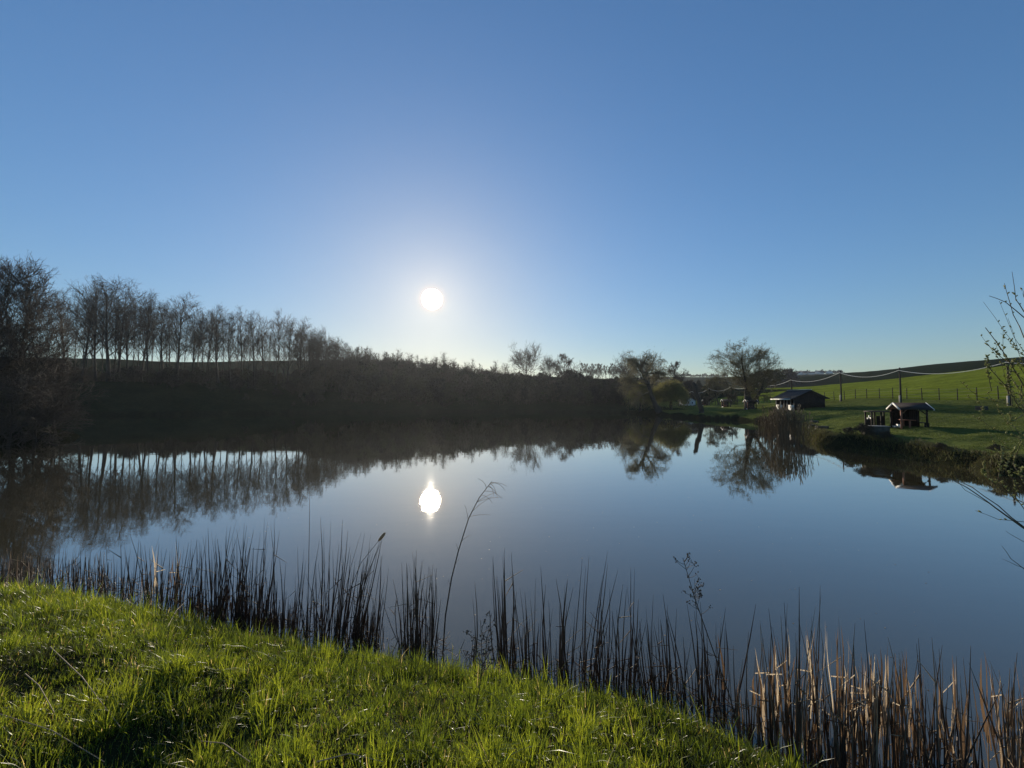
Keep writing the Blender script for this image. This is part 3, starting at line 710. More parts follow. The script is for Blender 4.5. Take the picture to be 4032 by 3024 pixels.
# ---------------------------------------------------------------- big hut
def hut():
    X0, Y0 = 47.6, 65.0
    z0 = gz(50, 67) - .1
    e = empty('open_hut', (X0, Y0, z0), R(-3), 'big dark gabled hut with grey roof and pale half walls, beyond the reeds', 'hut')
    W, D, EH, RH = 5.0, 5.0, 2.05, 3.25
    # gable wall of boards facing the camera, X from 0 to W
    g = MB()
    n = 25
    for k in range(n):
        a0, a1 = k * W / n, (k + 1) * W / n - .012
        top = EH + (RH - EH) * (1 - abs((a0 + a1) / 2 - W / 2) / (W / 2)) - .12
        g.box((a0, -.03 + (k % 2) * .008, -.2), (a1, .0 + (k % 2) * .008, top))
    g.build('gable_wall', M_WOOD, e)
    g = MB().box((W - .08, .02, -.2), (W, D, EH - .1)).box((0.02, D - .08, -.2), (W - .09, D, EH - .05)); g.build('side_wall', M_WOOD, e)
    for y0, y1 in ((.05, 1.45), (3.1, 4.7)):
        g = MB()
        for q in range(6): g.box((-.06, y0, q * .15 - .15), (.02, y1, q * .15 - .008))
        g.build('half_wall', M_WHITE, e)
    for y in (.1, 1.0, 1.9, 2.7, 3.6, 4.85): MB().box((0.03, y - .06, -.2), (.15, y + .06, EH - .02)).build('post', M_CONC, e)
    ov, oy = .55, .45
    for sgn, nm in ((-1, 'roof'), (1, 'roof')):
        xm = W / 2; xe = xm + sgn * (W / 2 + ov); ze = EH - ov * (RH - EH) / (W / 2)
        g = MB()
        V = [(xm, -oy, RH), (xe, -oy, ze), (xe, D + oy, ze), (xm, D + oy, RH)]; V = V + [(a_, b_, c_ + .07) for a_, b_, c_ in V]
        g.add(V, [[0, 1, 2, 3], [4, 7, 6, 5], [0, 4, 5, 1], [1, 5, 6, 2], [2, 6, 7, 3], [3, 7, 4, 0]])
        for q in range(24):
            y = -oy + .1 + q * (D + 2 * oy - .2) / 23
            g.beam((xm, y, RH + .085), (xe, y, ze + .085), .05, .03)
        g.build(nm, M_ROOF, e)
    MB().box((W / 2 - .12, -oy - .02, RH + .07), (W / 2 + .12, D + oy + .02, RH + .16)).build('ridge_cap', M_WHITE, e)
    MB().box((-ov - .07, .1, EH - .42), (-ov + .0, D + oy, EH - .24)).build('fascia', M_WHITE, e)
    MB().box((-1.2, 1.6, -.15), (2.0, 3.0, .03)).build('floor_slab', M_CONC, e)
hut()

# ---------------------------------------------------------------- small shelters
def shelter(name, loc, rz, label, group, detail=True):
    e = empty(name, loc, rz, label, 'shelter', group)
    Lx, Wy, EH, RH = 1.7, 1.9, 1.62, 2.08      # ridge along local X, gable at x = 0
    for sgn in (-1, 1):
        ye = sgn * (Wy / 2 + .22); ze = EH - .08
        V = [(-.12, 0, RH), (-.12, ye, ze), (Lx + .25, ye, ze), (Lx + .25, 0, RH)]; V += [(a_, b_, c_ + .05) for a_, b_, c_ in V]
        rf = MB().add(V, [[0, 1, 2, 3], [4, 7, 6, 5], [0, 4, 5, 1], [1, 5, 6, 2], [2, 6, 7, 3], [3, 7, 4, 0]]); rf = rf.build('roof', M_WOOD, e)
        for xx in (-.15, Lx + .28):
            MB().beam((xx, 0, RH + .0), (xx, ye, ze), .05, .13).build('barge_board', M_WHITE, rf)
    for xx in (.05, Lx * .97):
        for yy in (-Wy / 2 + .08, Wy / 2 - .08):
            MB().box((xx - .05, yy - .05, -.25), (xx + .05, yy + .05, EH)).build('post', M_REDWOOD if xx < 1 else M_WOOD, e)
    MB().beam((Lx * .97, -Wy / 2 + .08, EH - .5), (Lx * .97 - .5, -Wy / 2 + .08, EH - .02), .05, .06).build('brace', M_WOOD, e)
    MB().beam((.05, -Wy / 2 + .08, EH - .5), (.5, -Wy / 2 + .08, EH - .02), .05, .06).build('brace', M_WOOD, e)
    g = MB()
    for k in range(12): g.box((.1 + k * .105, Wy / 2 - .04, -.2), (.2 + k * .105, Wy / 2 - .01, EH - .05))
    g.build('side_wall', M_WOOD, e)
    g = MB()
    for k in range(6): g.box((1.25, Wy / 2 - .1 - k * .3, -.2), (1.28, Wy / 2 + .19 - k * .3, 1.5))
    g.build('back_wall', M_WOOD, e)
    MB().box((-.02, -.75, .02), (.03, -.05, .30)).build('base_board', M_WHITE, e)
    MB().box((0.0, -.05, -.1), (.05, .75, .12)).build('base_board', M_WHITE, e)
    t = MB().box((.35, -.7, .62), (1.05, .55, .68)); t.build('table_top', M_REDWOOD, e)
    for yy in (-.6, .45): MB().box((.65, yy, -.2), (.75, yy + .1, .62)).build('table_leg', M_REDWOOD, e)
    MB().box((1.45, -.9, .42), (1.8, .8, .47)).box((1.5, -.85, -.2), (1.58, -.77, .42)).box((1.7, -.85, -.2), (1.78, -.77, .42)).build('bench', M_WOOD, e)
    return e
sx, sy = 33.2, 33.4
sh = shelter('fishing_shelter', (sx, sy, gz(sx, sy) + .02), R(-24), 'small open shelter with white barge boards and red posts on the near right bank', 'small gabled shelters around the lake')
for px, base, Y, lab in ((2935, 1622, 79, 'tiny gabled shelter with white trim just left of the lone tree trunk'), (2843, 1610, 99, 'tiny gabled shelter with white trim left of the round lawn bush'),
                         (2766, 1599, 124, 'tiny gabled shelter with white trim just right of the dead trunk')):
    o = copy_tree(sh); x_ = (px - 2016) / FPX * Y; o.location = (x_, Y, gz(x_, Y)); o.rotation_euler = (0, 0, R(-14)); o['label'] = lab
# lean-to with openings joined on the left of the near shelter
def leanto():
    x_, y_ = 32.3, 34.6; e = empty('storage_rack', (x_, y_, gz(x_, y_)), R(-24), 'low dark flat-roofed lean-to with bright gaps left of the near shelter', 'lean-to')
    MB().box((-.3, -.6, 1.52), (1.3, .9, 1.6)).build('roof', M_WOOD, e)
    for xx in (-.2, .45, 1.1):
        for yy in (-.5, .8): MB().box((xx - .05, yy - .05, -.2), (xx + .05, yy + .05, 1.52)).build('post', M_WOOD, e)
    MB().box((-.25, .74, -.1), (.35, .78, .95)).box((.55, .74, -.1), (1.15, .78, 1.15)).build('wall', M_WOOD, e)
    MB().box((-.23, -.48, .9), (-.19, -.2, 1.05)).box((-.23, -.1, .98), (-.19, .1, 1.2)).box((-.23, .2, .85), (-.19, .4, 1.0)).build('white_piece', M_WHITE, e)  # three small white pieces in the open left side
leanto()
p = at_y(3450, 1690, 30.5)
g = MB(); g.box((-.8, -.45, -.5), (.65, .45, .62)); o = g.build('jetty_wall', M_STONE); o.location = (p[0], p[1], gz(p[0], p[1]) - .0); o.rotation_euler = (0, 0, R(-20))
tag(o, 'dark waist-high block with a pale top in front of the near shelter', 'block')
g = MB(); 
for k in range(7): g.box((-.85, -.47 + k * .135, .0), (.7, -.345 + k * .135, .04))
o2 = g.build('top_boards', M_CONC, o); o2.location = (0, 0, .625)  # pale boards laid over the dark block
# low dark blocks on the lawn
for px, py, Y, sz, lab in ((3203, 1640, 45.0, (.75, .4, .28), 'low dark block on the lawn, the farthest of three near the reed clump'), (3194, 1679, 41.0, (.5, .4, .3), 'small low dark block beside the reed clump, left of the long one'),
                           (3232, 1683, 39.5, (1.1, .4, .28), 'long low dark block on the lawn right of the reed clump'), (3862, 1598, 47, (.9, .6, .5), 'low dark box on the slope under the fence at the right')):
    x_ = (px - 2016) / FPX * Y; g = MB()
    nb = 4
    for k in range(nb): g.box((-sz[0] / 2, -sz[1] / 2 + k * sz[1] / nb, .0), (sz[0] / 2, -sz[1] / 2 + (k + .9) * sz[1] / nb, sz[2]))
    g.box((-sz[0] / 2 - .03, -sz[1] / 2 - .03, -.2), (sz[0] / 2 + .03, sz[1] / 2 + .03, .06))
    o = g.build('low_block', M_STONE); o.location = (x_, Y, gz(x_, Y)); tag(o, lab, 'block')
# white building left of the dead trunk, village on the horizon
def house(name, x, y, w, d, h, rz, label, group=None, z=None):
    e = empty(name, (x, y, gz(x, y) if z is None else z), rz, label, 'building', group)
    g = MB().box((0, 0, -1), (w, d, h)); g.add([(0, 0, h), (w, 0, h), (w, d, h), (0, d, h), (w / 2, 0, h + w * .28), (w / 2, d, h + w * .28)], [[0, 1, 4], [3, 5, 2]])
    g.build('wall', M_WHITE, e)
    for s_ in (-1, 1):
        xe = w / 2 + s_ * (w / 2 + w * .06); V = [(w / 2, -.2, h + w * .28 + .02), (xe, -.2, h - w * .03), (xe, d + .2, h - w * .03), (w / 2, d + .2, h + w * .28 + .02)]; V += [(a_, b_, c_ + w * .02 + .04) for a_, b_, c_ in V]
        MB().add(V, [[0, 1, 2, 3], [4, 7, 6, 5], [0, 4, 5, 1], [1, 5, 6, 2], [2, 6, 7, 3], [3, 7, 4, 0]]).build('roof', M_ROOF, e)
    for s_ in (.25, .65): MB().box((w * s_ - w * .06, -.03, h * .4), (w * s_ + w * .06, -.005, h * .75)).build('window', M_WOOD, e)
    return e
house('white_shed', (2702 - 2016) / FPX * 128, 128, 3.4, 4.0, 1.7, R(12), 'small white shed on the far lawn just left of the dead trunk')
for k, (px, w, lab) in enumerate(((3150, 9, 'leftmost'), (3178, 14, 'second from left'), (3212, 8, 'third from left'), (3246, 12, 'fourth from left'), (3282, 10, 'rightmost'))):
    Y = 690; house('distant_house', (px - 2016) / FPX * Y, Y, w, 10, 3.0, R(20 + 30 * k), 'tiny pale house on the horizon right of the budding tree, %s of five' % lab, 'houses of the village on the horizon')
spots = []
for k in range(30):
    px = 3130 + k * 6.5 + rnd.uniform(-3, 3); Y = 705 + rnd.uniform(-5, 20); spots.append(((px - 2016) / FPX * Y, Y, rnd.uniform(4, 7.5)))
for k in range(26):
    px = 2690 + k * 7; Y = 655 + rnd.uniform(-5, 5); spots.append(((px - 2016) / FPX * Y, Y, rnd.uniform(3, 6)))
scatter_brush('horizon_trees', spots, 'thin line of trees along the far horizon', 420, M_BRUSH, 2, twr=.25)

# ---------------------------------------------------------------- grass
def blades(name, X, Y, Lm, wid, seed, material, label, lean=.55, tintf=None, zoff=0.0, cat='grass', azv=None):
    rg = np.random.default_rng(seed); n = len(X); Z = terrain(X, Y) + zoff
    az = rg.uniform(0, 6.28, n) if azv is None else azv + rg.normal(0, .5, n); ln = Lm * rg.uniform(.55, 1.35, n); b_ = np.abs(rg.normal(0, lean, n))
    dx, dy = np.cos(az), np.sin(az)
    wa = az + math.pi / 2 + rg.normal(0, .5, n); wx, wy = np.cos(wa) * wid / 2, np.sin(wa) * wid / 2
    wx *= rg.uniform(.6, 1.4, n); wy *= rg.uniform(.6, 1.4, n)
    def P(t, ws):
        out = ln * t * (.15 + b_ * t) ; up = ln * t * (1 - .35 * b_ * t)
        up = np.maximum(up, ln * t * .15)
        c0 = np.stack([X + dx * out, Y + dy * out, Z + up - .01], 1); w = np.stack([wx * ws, wy * ws, np.zeros(n)], 1)
        return c0 - w, c0 + w
    a0, a1 = P(0, 1); b0, b1 = P(.38, .95); c0, c1 = P(.72, .65); t0, _ = P(1, 0)
    V = np.stack([a0, a1, b0, b1, c0, c1, t0], 1).reshape(-1, 3)
    i = np.arange(n)[:, None] * 7
    tint = np.repeat(np.clip(rg.normal(.5, .2, n), .13, .92) if tintf is None else tintf, 7)
    mb_ = MB(); mb_.add(V, np.concatenate([i + np.array([[0, 1, 3, 2]]), i + np.array([[2, 3, 5, 4]])]), tint)
    mb_.f3.append(i + np.array([[4, 5, 6]]))
    o = mb_.build(name, material); tag(o, label, cat, kind='stuff'); return o
rg = np.random.default_rng(11)
def near_points(n, dmin=-.12, dmax=9):
    X = rg.uniform(-15, 4.5, n); Y = rg.uniform(1.3, 11.5, n)
    k = (np.abs(X) < Y * 1.45 + .6); X, Y = X[k], Y[k]
    d = lake_dist(X, Y); k = (d > dmin) & (d < dmax); return X[k], Y[k], d[k]
X, Y, d = near_points(520000)
dens = vnoise(X, Y, .55, 21) * .6 + vnoise(X, Y, .2, 22) * .4
keep = rg.random(len(X)) < np.clip((dens - .25) * 2.6, .4, 1) * np.clip(1.5 - .09 * np.hypot(X, Y), .35, 1)
X, Y, d, dens = X[keep], Y[keep], d[keep], dens[keep]
big = vnoise(X, Y, 1.3, 24)
tint = np.clip(.0 + .65 * vnoise(X, Y, .75, 28) + .3 * big + rg.normal(0, .14, len(X)), .13, .92)
dead = rg.random(len(X)); tint = np.where(dead < .05, .0, np.where(dead > .985, 1.0, tint))
blades('grass', X, Y, .045 + .06 * big, .0065, 12, M_GRASS, 'short bright green grass on the near bank', tintf=tint, lean=.5)
n0 = len(X)
# tussocks: blades springing outwards from shared roots
X, Y, d = near_points(9500); big = vnoise(X, Y, .9, 26)
k = rg.random(len(X)) < .4 + .8 * big; X, Y, big = X[k], Y[k], big[k]
nb = rg.integers(14, 46, len(X)); sz = (.045 + .17 * rg.random(len(X)) ** 3 + .07 * big)
ci = np.repeat(np.arange(len(X)), nb); off = rg.normal(0, 1, (len(ci), 2)) * (.018 + .14 * sz[ci])[:, None]
bt = np.clip(.02 + .95 * vnoise(X, Y, .75, 28) * .7 + .35 * big + rg.normal(0, .16, len(X)), .13, .92)
tint = np.clip(bt[ci] + rg.normal(0, .09, len(ci)), .13, .92); tint = np.where(rg.random(len(ci)) > .985, 1.0, tint)
blades('grass_tussocks', X[ci] + off[:, 0], Y[ci] + off[:, 1], sz[ci], .0075, 16, M_GRASS, 'denser green tussocks in the grass of the near bank', tintf=tint, lean=.45, azv=np.arctan2(off[:, 1], off[:, 0]))
print('grass blades', n0, len(ci))
X, Y, d = near_points(14000, -.25, 1.2)
blades('grass_tufts', X, Y, .26 * (.5 + vnoise(X, Y, .4, 25)), .009, 13, M_GRASS, 'longer grass blades along the edge of the near bank', lean=.4)
# rough grass on the right bank
X = rg.uniform(22, 36, 150000); Y = rg.uniform(17, 50, 150000); d = lake_dist(X, Y)
k = (d > -.25) & (d < 1.3) & (rg.random(len(X)) < vnoise(X, Y, .9, 31) * 1.3 - .15); X, Y = X[k], Y[k]
blades('bank_grass', X, Y, .32 * (.4 + vnoise(X, Y, .8, 32)), .03, 14, mat('rough_grass', (.1, .1, .04), .8, tint=[(0, (.06, .045, .025)), (.5, (.11, .10, .04)), (1, (.15, .17, .04))], transl=.3), 'rough tangled grass on the edge of the right bank', lean=.7)
X = rg.uniform(24, 66, 260000); Y = rg.uniform(19, 80, 260000); d = lake_dist(X, Y); k = (d > .6) & (np.abs(X / Y) < 1.5) & (rg.random(len(X)) < vnoise(X, Y, 2.5, 33) + .1); X, Y = X[k], Y[k]
blades('lawn_grass', X, Y, .06 * (.6 + vnoise(X, Y, 1.5, 34)), .03, 15, mat('lawn_blade', (.08, .1, .02), .7, tint=[(0, (.06, .07, .018)), (.5, (.085, .11, .02)), (1, (.11, .13, .03))], transl=.4), 'short grass of the lawn behind the right bank', lean=.5)

# ---------------------------------------------------------------- reeds
def reed_clump(px0, px1, base_y, tops_y, n, label, tint=(.1, .5), seed=0, fan=0.05, bias=0.0, leaf=0, name='reed_clump', group='reed clumps standing in the water along the near bank', depth=.5, rad=.0098):
    rg = np.random.default_rng(1000 + seed); g = MB(); lf = MB()
    c0 = at_z((px0 + px1) / 2, base_y, 0.0); e = empty(name, (c0[0], c0[1], 0), 0, label, 'reeds', group)
    for k in range(int(n * 1.3)):
        px = rg.uniform(px0, px1); b0 = at_z(px, base_y, 0.0); ext = rg.uniform(-.1, 1) * depth; b0[1] += ext; b0[0] *= (1 + ext / b0[1] * .6)
        ty = tops_y[0] + (tops_y[1] - tops_y[0]) * rg.random() ** (1.25 if not leaf else 2.0); H = max(.25, at_y(px, ty, b0[1])[2])
        rel = (px - (px0 + px1) / 2) / max(1, (px1 - px0) / 2)
        lx = (rel * fan + bias + rg.normal(0, .055 if rg.random() < .85 else .2)) * H; ly = rg.normal(0, .08) * H
        t = np.linspace(0, 1, 5); bow = rg.normal(0, .03) * H
        P = np.stack([b0[0] - c0[0] + lx * t + bow * np.sin(t * math.pi), b0[1] - c0[1] + ly * t, -.3 + (H + .3) * t], 1)
        r = rad * rg.uniform(.6, 1.25); tn = rg.uniform(*tint)
        g.tube(P, [r * 1.15, r, r * .85, r * .6, r * .15], 4, tn)
        if rg.random() < .3:   # a snapped reed hanging over
            a_ = rg.uniform(0, 6.28); q = P[rg.integers(2, 4)]; g.tube(np.array([q, q + [math.cos(a_) * .3, math.sin(a_) * .1, rg.uniform(-.35, .2)]]), [r * .8, r * .3], 3, min(1, tn + .3))
    # short broken stubs at the foot
    for k in range(int(n * .8)):
        px = rg.uniform(px0 - 10, px1 + 10); b0 = at_z(px, base_y, 0.0); b0[1] += rg.uniform(-.15, depth * .7); h = rg.uniform(.12, .55); l_ = rg.normal(0, .12, 2)
        g.tube(np.array([(b0[0] - c0[0], b0[1] - c0[1], -.2), (b0[0] - c0[0] + l_[0] * h, b0[1] - c0[1] + l_[1] * h, h)]), [rad * .9, rad * .4], 3, rg.uniform(*tint))
    g.build('stems', M_REED, e)
    if leaf:
        for k in range(int(leaf * .5)):
            px = rg.uniform(px0, px1); b0 = at_z(px, base_y, 0.0); b0[1] += rg.uniform(-.1, 1) * depth
            ty = tops_y[0] + (tops_y[1] - tops_y[0]) * rg.uniform(-.1, .8); H = max(.25, at_y(px, ty, b0[1])[2]); s0 = rg.uniform(0, .5) * H
            a_ = rg.uniform(0, 3.14); w = rg.uniform(.006, .016); wv = np.array([math.cos(a_) * w, math.sin(a_) * w * .4, 0])
            o_ = np.array([b0[0] - c0[0], b0[1] - c0[1], 0]); dr = np.array([rg.normal(0, .05), rg.normal(0, .05), 1.0]); pts = []
            m_ = 5
            for q in range(m_ + 1):
                t = q / m_; hh_ = s0 + (H - s0) * t; p_ = o_ + dr * hh_ + [.02 * math.sin(k + q), 0, 0]; p_[2] = hh_
                ws = (1 - t ** 3) * .95 + .05; pts += [p_ - wv * ws, p_ + wv * ws]
            lf.add(np.array(pts), [[2 * q, 2 * q + 1, 2 * q + 3, 2 * q + 2] for q in range(m_)], rg.uniform(0, 1) ** 1.5)
            if rg.random() < .12:
                q_ = pts[6]; a2 = rg.choice([-1, 1]); e2 = q_ + np.array([a2 * .16, .02, rg.uniform(-.02, .14)]); up = np.array([0, 0, .012])
                lf.add(np.array([q_, e2, e2 + up, q_ + up]), [[0, 1, 2, 3]], .95)
        lf.build('dry_leaves', M_DRYLEAF, e)
    return e
S_ = 1.823
def L_(v): return v * S_
RC = [ # x0, x1, base, (top low, top high), n, label, kw (full-view pixels)
    (-60, 60, 1262, (1240, 1185), 40, 'short dark reed stubble in the water at the left edge of the near bank', dict(depth=1.2)),
    (60, 150, 1272, (1250, 1175), 34, 'thin short reeds second from the left edge along the near bank', dict(depth=1.2)),
    (150, 215, 1285, (1265, 1180), 30, 'narrow dense dark clump of short reeds above the grass, third from the left edge', dict(depth=.8)),
    (220, 280, 1300, (1285, 1160), 26, 'sparse reeds between the short dense clump and the reddish one', dict(depth=.8)),
    (288, 372, 1322, (1240, 1145), 40, 'reddish-brown tangled reed clump with stems leaning both ways', dict(fan=.28, tint=(.35, .6), leaf=26)),
    (385, 440, 1345, (1300, 1160), 30, 'dark upright reeds just right of the reddish tangle', {}),
    (435, 520, 1360, (1280, 1130), 60, 'densest tall black reed clump on the left half of the near bank', dict(bias=.03)),
    (515, 570, 1370, (1290, 1120), 40, 'tall dark reeds leaning slightly right, next to the densest clump', dict(bias=.05)),
    (575, 640, 1378, (1330, 1180), 34, 'half-height dark reeds with bent tips left of the tallest single reed', {}),
    (650, 690, 1388, (1290, 1110), 16, 'slim clump of reeds around the tallest single reed on the left', dict(bias=.04)),
    (690, 765, 1395, (1300, 1150), 36, 'reeds fanning out to the right beneath the brown cattail head', dict(bias=.16, fan=.12)),
    (760, 812, 1402, (1340, 1195), 26, 'thin reeds leaning right at the right end of the left reed belt', dict(bias=.10)),
    (860, 900, 1420, (1300, 1200), 18, 'narrow clump of reeds leaning left, left of the tall drooping weed', dict(bias=-.06)),
    (895, 935, 1428, (1320, 1180), 18, 'dense upright clump just left of the tall drooping weed', {}),
    (1015, 1025, 1445, (1420, 1225), 4, 'a few lone reeds right of the tall drooping weed', dict(depth=.1)),
    (1070, 1110, 1462, (1330, 1185), 14, 'tall reeds leaning left behind the low seeded weed', dict(bias=-.05)),
    (1115, 1195, 1475, (1400, 1225), 22, 'scattered reeds right of the low seeded weed', dict(bias=-.04)),
    (1205, 1300, 1500, (1400, 1190), 30, 'tall open reed clump at the middle of the near bank', dict(bias=.05)),
    (1300, 1380, 1515, (1420, 1235), 24, 'reeds just right of the middle of the near bank', dict(bias=.05)),
    (1395, 1480, 1535, (1430, 1265), 28, 'reeds left of the tall seed-headed weed leaning left', dict(bias=-.08)),
    (1480, 1575, 1565, (1450, 1300), 26, 'reeds at the foot of the tall seed-headed weed', dict(bias=-.02)),
    (1595, 1655, 1620, (1500, 1350), 18, 'sparse olive reeds at the right end of the grass', dict(tint=(.4, .8), leaf=14, depth=.4)),
    (1672, 1715, 1665, (1470, 1330), 14, 'orange-brown dry-leaved reed clump, first on the right', dict(tint=(.3, .9), leaf=50, depth=.3)),
    (1722, 1790, 1675, (1480, 1260), 24, 'dark tall reeds with brown leaves right of the orange clump', dict(tint=(.1, .8), leaf=50, depth=.4)),
    (1790, 1880, 1690, (1500, 1310), 30, 'mixed dark and tan reeds with snapped leaves', dict(tint=(.1, .9), leaf=52, depth=.4)),
    (1880, 1960, 1700, (1480, 1370), 26, 'thick light-brown reed clump with flat-topped leaves', dict(tint=(.3, 1), leaf=85, depth=.4)),
    (1965, 2035, 1705, (1520, 1375), 22, 'golden-brown reed clump left of the black-tipped reeds', dict(tint=(.1, .9), leaf=46, depth=.4)),
    (2035, 2130, 1715, (1560, 1365), 24, 'black-tipped reeds near the right edge of the reed bed', dict(tint=(.0, .8), leaf=34, depth=.4)),
    (2180, 2235, 1720, (1500, 1400), 18, 'tall tan reed clump cut off by the right edge of the photo', dict(tint=(.5, 1), leaf=60, depth=.3)),
]
for i, (x0, x1, by, tops_, n, lab, kw) in enumerate(RC):
    reed_clump(L_(x0), L_(x1), L_(by), (L_(tops_[0]), L_(tops_[1])), n, lab, seed=i, **kw)
def stalk(name, pts, rad, label, cat, material=M_REED, Y=None):
    """pts: (px,py) in full-view pixels, first on the water or bank"""
    b0 = at_z(L_(pts[0][0]), L_(pts[0][1]), 0.0) if Y is None else at_y(L_(pts[0][0]), L_(pts[0][1]), Y)
    W = [at_y(L_(a_), L_(c_), b0[1]) for a_, c_ in pts]; e = empty(name, tuple(b0), 0, label, cat)
    P = np.array(W) - b0; P[0, 2] -= .15
    MB().tube(P, np.linspace(rad, rad * .35, len(P)), 5, .35).build('stem', material, e)
    return e, P
e, P = stalk('cattail', [(712, 1390), (745, 1300), (780, 1215), (818, 1168)], .008, 'single brown cattail head on a stem leaning right above the reeds', 'cattail')
d_ = P[-1] - P[-2]; d_ /= np.linalg.norm(d_)
MB().tube(np.array([P[-1] + d_ * t for t in (-.01, .02, .09, .15, .17)]), [.006, .021, .026, .021, .006], 8).build('seed_head', mat('seed_fluff', (.3, .2, .1), .9, (.6, .48, .3), 60, .01, transl=.3), e)
e, P = stalk('tall_reed', [(664, 1390), (666, 1250), (668, 1150), (669, 1062)], .007, 'tallest single straight reed on the left of the sun reflection', 'reed')
# tall drooping weed
e, P = stalk('drooping_weed', [(955, 1412), (962, 1330), (975, 1250), (990, 1190), (1012, 1120), (1035, 1075), (1062, 1040)], .013, 'tall slender weed leaning right, its fine branched top nodding near the sun reflection', 'plant', M_WEED)
g = MB(); rg = np.random.default_rng(77); sc_ = P[-1][2] / 370
def px2(p): return (np.array([p[0], 0, p[1]]))
for f, ln, ang in ((.99, .28, 1.1), (.97, .30, .5), (.95, .26, 1.6), (.93, .22, -1.0), (.9, .32, .9), (.86, .24, 1.3), (.80, .42, 1.0), (.80, .36, .6), (.72, .4, .35), (.68, .34, 1.15), (.66, .24, -.5), (.55, .18, .7), (.5, .12, -.6), (.42, .1, .5), (.3, .1, -.5), (.96, .2, 2.0), (.98, .2, 1.9)):
    q = f * (len(P) - 1); i = min(int(q), len(P) - 2); p = P[i] + (P[i + 1] - P[i]) * (q - i); d = P[i + 1] - P[i]; d /= np.linalg.norm(d)
    th = math.atan2(d[0], d[2]) + ang * .7; pts = [p]; 
    for k in range(6): th += .12 * np.sign(ang) * (1.6 if f > .85 else .5); pts.append(pts[-1] + np.array([math.sin(th), rg.normal(0, .15), math.cos(th)]) * ln / 6)
    g.tube(np.array(pts), [.0045, .004, .0035, .003, .003, .0025, .002], 3)
g.build('branch', M_WEED, e)
def seed_weed(name, pts, rad, label, heads, Y=None, nb=10, br=.12):
    e, P = stalk(name, pts, rad, label, 'plant', M_WEED, Y); g = MB(); h = MB(); rg = np.random.default_rng(len(label))
    for k in range(nb):
        f = rg.uniform(*heads); q = f * (len(P) - 1); i = min(int(q), len(P) - 2); p = P[i] + (P[i + 1] - P[i]) * (q - i)
        s_ = -1 if k % 3 == 0 else 1; tip = p + np.array([s_ * rg.uniform(.02, br), rg.normal(0, .03), rg.uniform(.03, br * 1.1)]); g.tube(np.array([p, (p + tip) / 2 + [0, 0, -.008], tip]), [.003, .0025, .002], 3)
        for w in range(5):
            c_ = tip + rg.normal(0, .012, 3); r_ = rg.uniform(.004, .009)
            h.tube(np.array([c_ - [0, 0, r_], c_, c_ + [0, 0, r_]]), [r_ * .3, r_, r_ * .3], 5)
    g.build('branch', M_WEED, e); h.build('seed_heads', M_WEED, e)
seed_weed('seeded_weed', [(1620, 1640), (1575, 1500), (1535, 1390), (1500, 1290), (1475, 1205)], .009, 'tall dark weed with small round seed heads leaning left, right of the middle', (.62, 1.0), nb=22, br=.13)
seed_weed('seeded_weed', [(1565, 1560), (1535, 1440), (1505, 1340), (1500, 1250)], .005, 'thin second stem with seed heads beside the tall leaning weed', (.8, 1.0), nb=12, br=.07)
seed_weed('dead_weed', [(1022, 1600), (1030, 1520), (1042, 1440), (1038, 1340)], .007, 'dark seeded weed rising out of the grass left of the middle', (.55, 1.0), Y=3.8, nb=26, br=.16)
seed_weed('dead_weed', [(1045, 1420), (1052, 1380), (1062, 1325)], .005, 'short knobbly weed behind the dark seeded weed', (.2, 1.0), Y=4.6, nb=16, br=.07)
STL = ['the long one at the left slanting down to the right', 'lowest at the left edge', 'slanting down left of the middle', 'at the water edge near the middle', 'flat one in the lower left half', 'at the foot of the right reeds', 'lower left, right of the long one', 'near the top of the bank at the left', 'below the middle reeds', 'short one at the upper left']
# dry stalks lying in the grass
for k, (x0, y0, x1, y1) in enumerate(((120, 1440, 290, 1655), (0, 1590, 250, 1735), (600, 1400, 800, 1600), (1210, 1437, 1290, 1385), (760, 1800, 920, 1812), (1640, 1530, 1700, 1500), (480, 1650, 600, 1760), (400, 1400, 520, 1260), (1350, 1440, 1420, 1420), (60, 1500, 130, 1620))):
    def gp(px, py):
        d_ = ray(L_(px), min(L_(py), 3000)); ts = np.linspace(1.5, 14, 400); PP = np.array([0, 0, CAMZ]) + d_ * ts[:, None]; zz = np.maximum(terrain(PP[:, 0], PP[:, 1]), 0); i = np.argmax(PP[:, 2] < zz + .09); return PP[i]
    A_, B_ = gp(x0 * .9, y0 * .97), gp(x1 * .9, y1 * .95)
    if np.linalg.norm(B_ - A_) > 2.2: B_ = A_ + (B_ - A_) / np.linalg.norm(B_ - A_) * 1.2
    o = MB().tube(np.array([A_, (A_ + B_) / 2 + [0, 0, .06], B_]) - A_, [.005, .0045, .003], 4, .95).build('dry_stalk', M_REED); o.location = tuple(A_)
    tag(o, 'pale dry grass stalk, ' + STL[k], 'stalk', 'pale dry stalks lying in the grass')

# litter of snapped reeds at the water line
rg = np.random.default_rng(91); g = MB()
X = rg.uniform(-14, 5, 9000); Y = rg.uniform(2, 11, 9000); d = lake_dist(X, Y); k = (d < .08) & (d > -.75) & (np.abs(X) < Y * 1.4); X, Y = X[k], Y[k]
for x_, y_ in zip(X, Y):
    a_ = rg.uniform(0, 3.14); l_ = rg.uniform(.06, .3); z_ = max(0, 0) + rg.uniform(.0, .12); dz = rg.normal(0, .07)
    g.tube(np.array([(x_, y_, z_), (x_ + math.cos(a_) * l_, y_ + math.sin(a_) * l_, z_ + dz)]), [.006, .003], 3, rg.uniform(0, .6) if rg.random() < .93 else 1)
tag(g.build('reed_litter', M_REED), 'litter of snapped dark reeds lying at the near waterline', 'litter', kind='stuff')
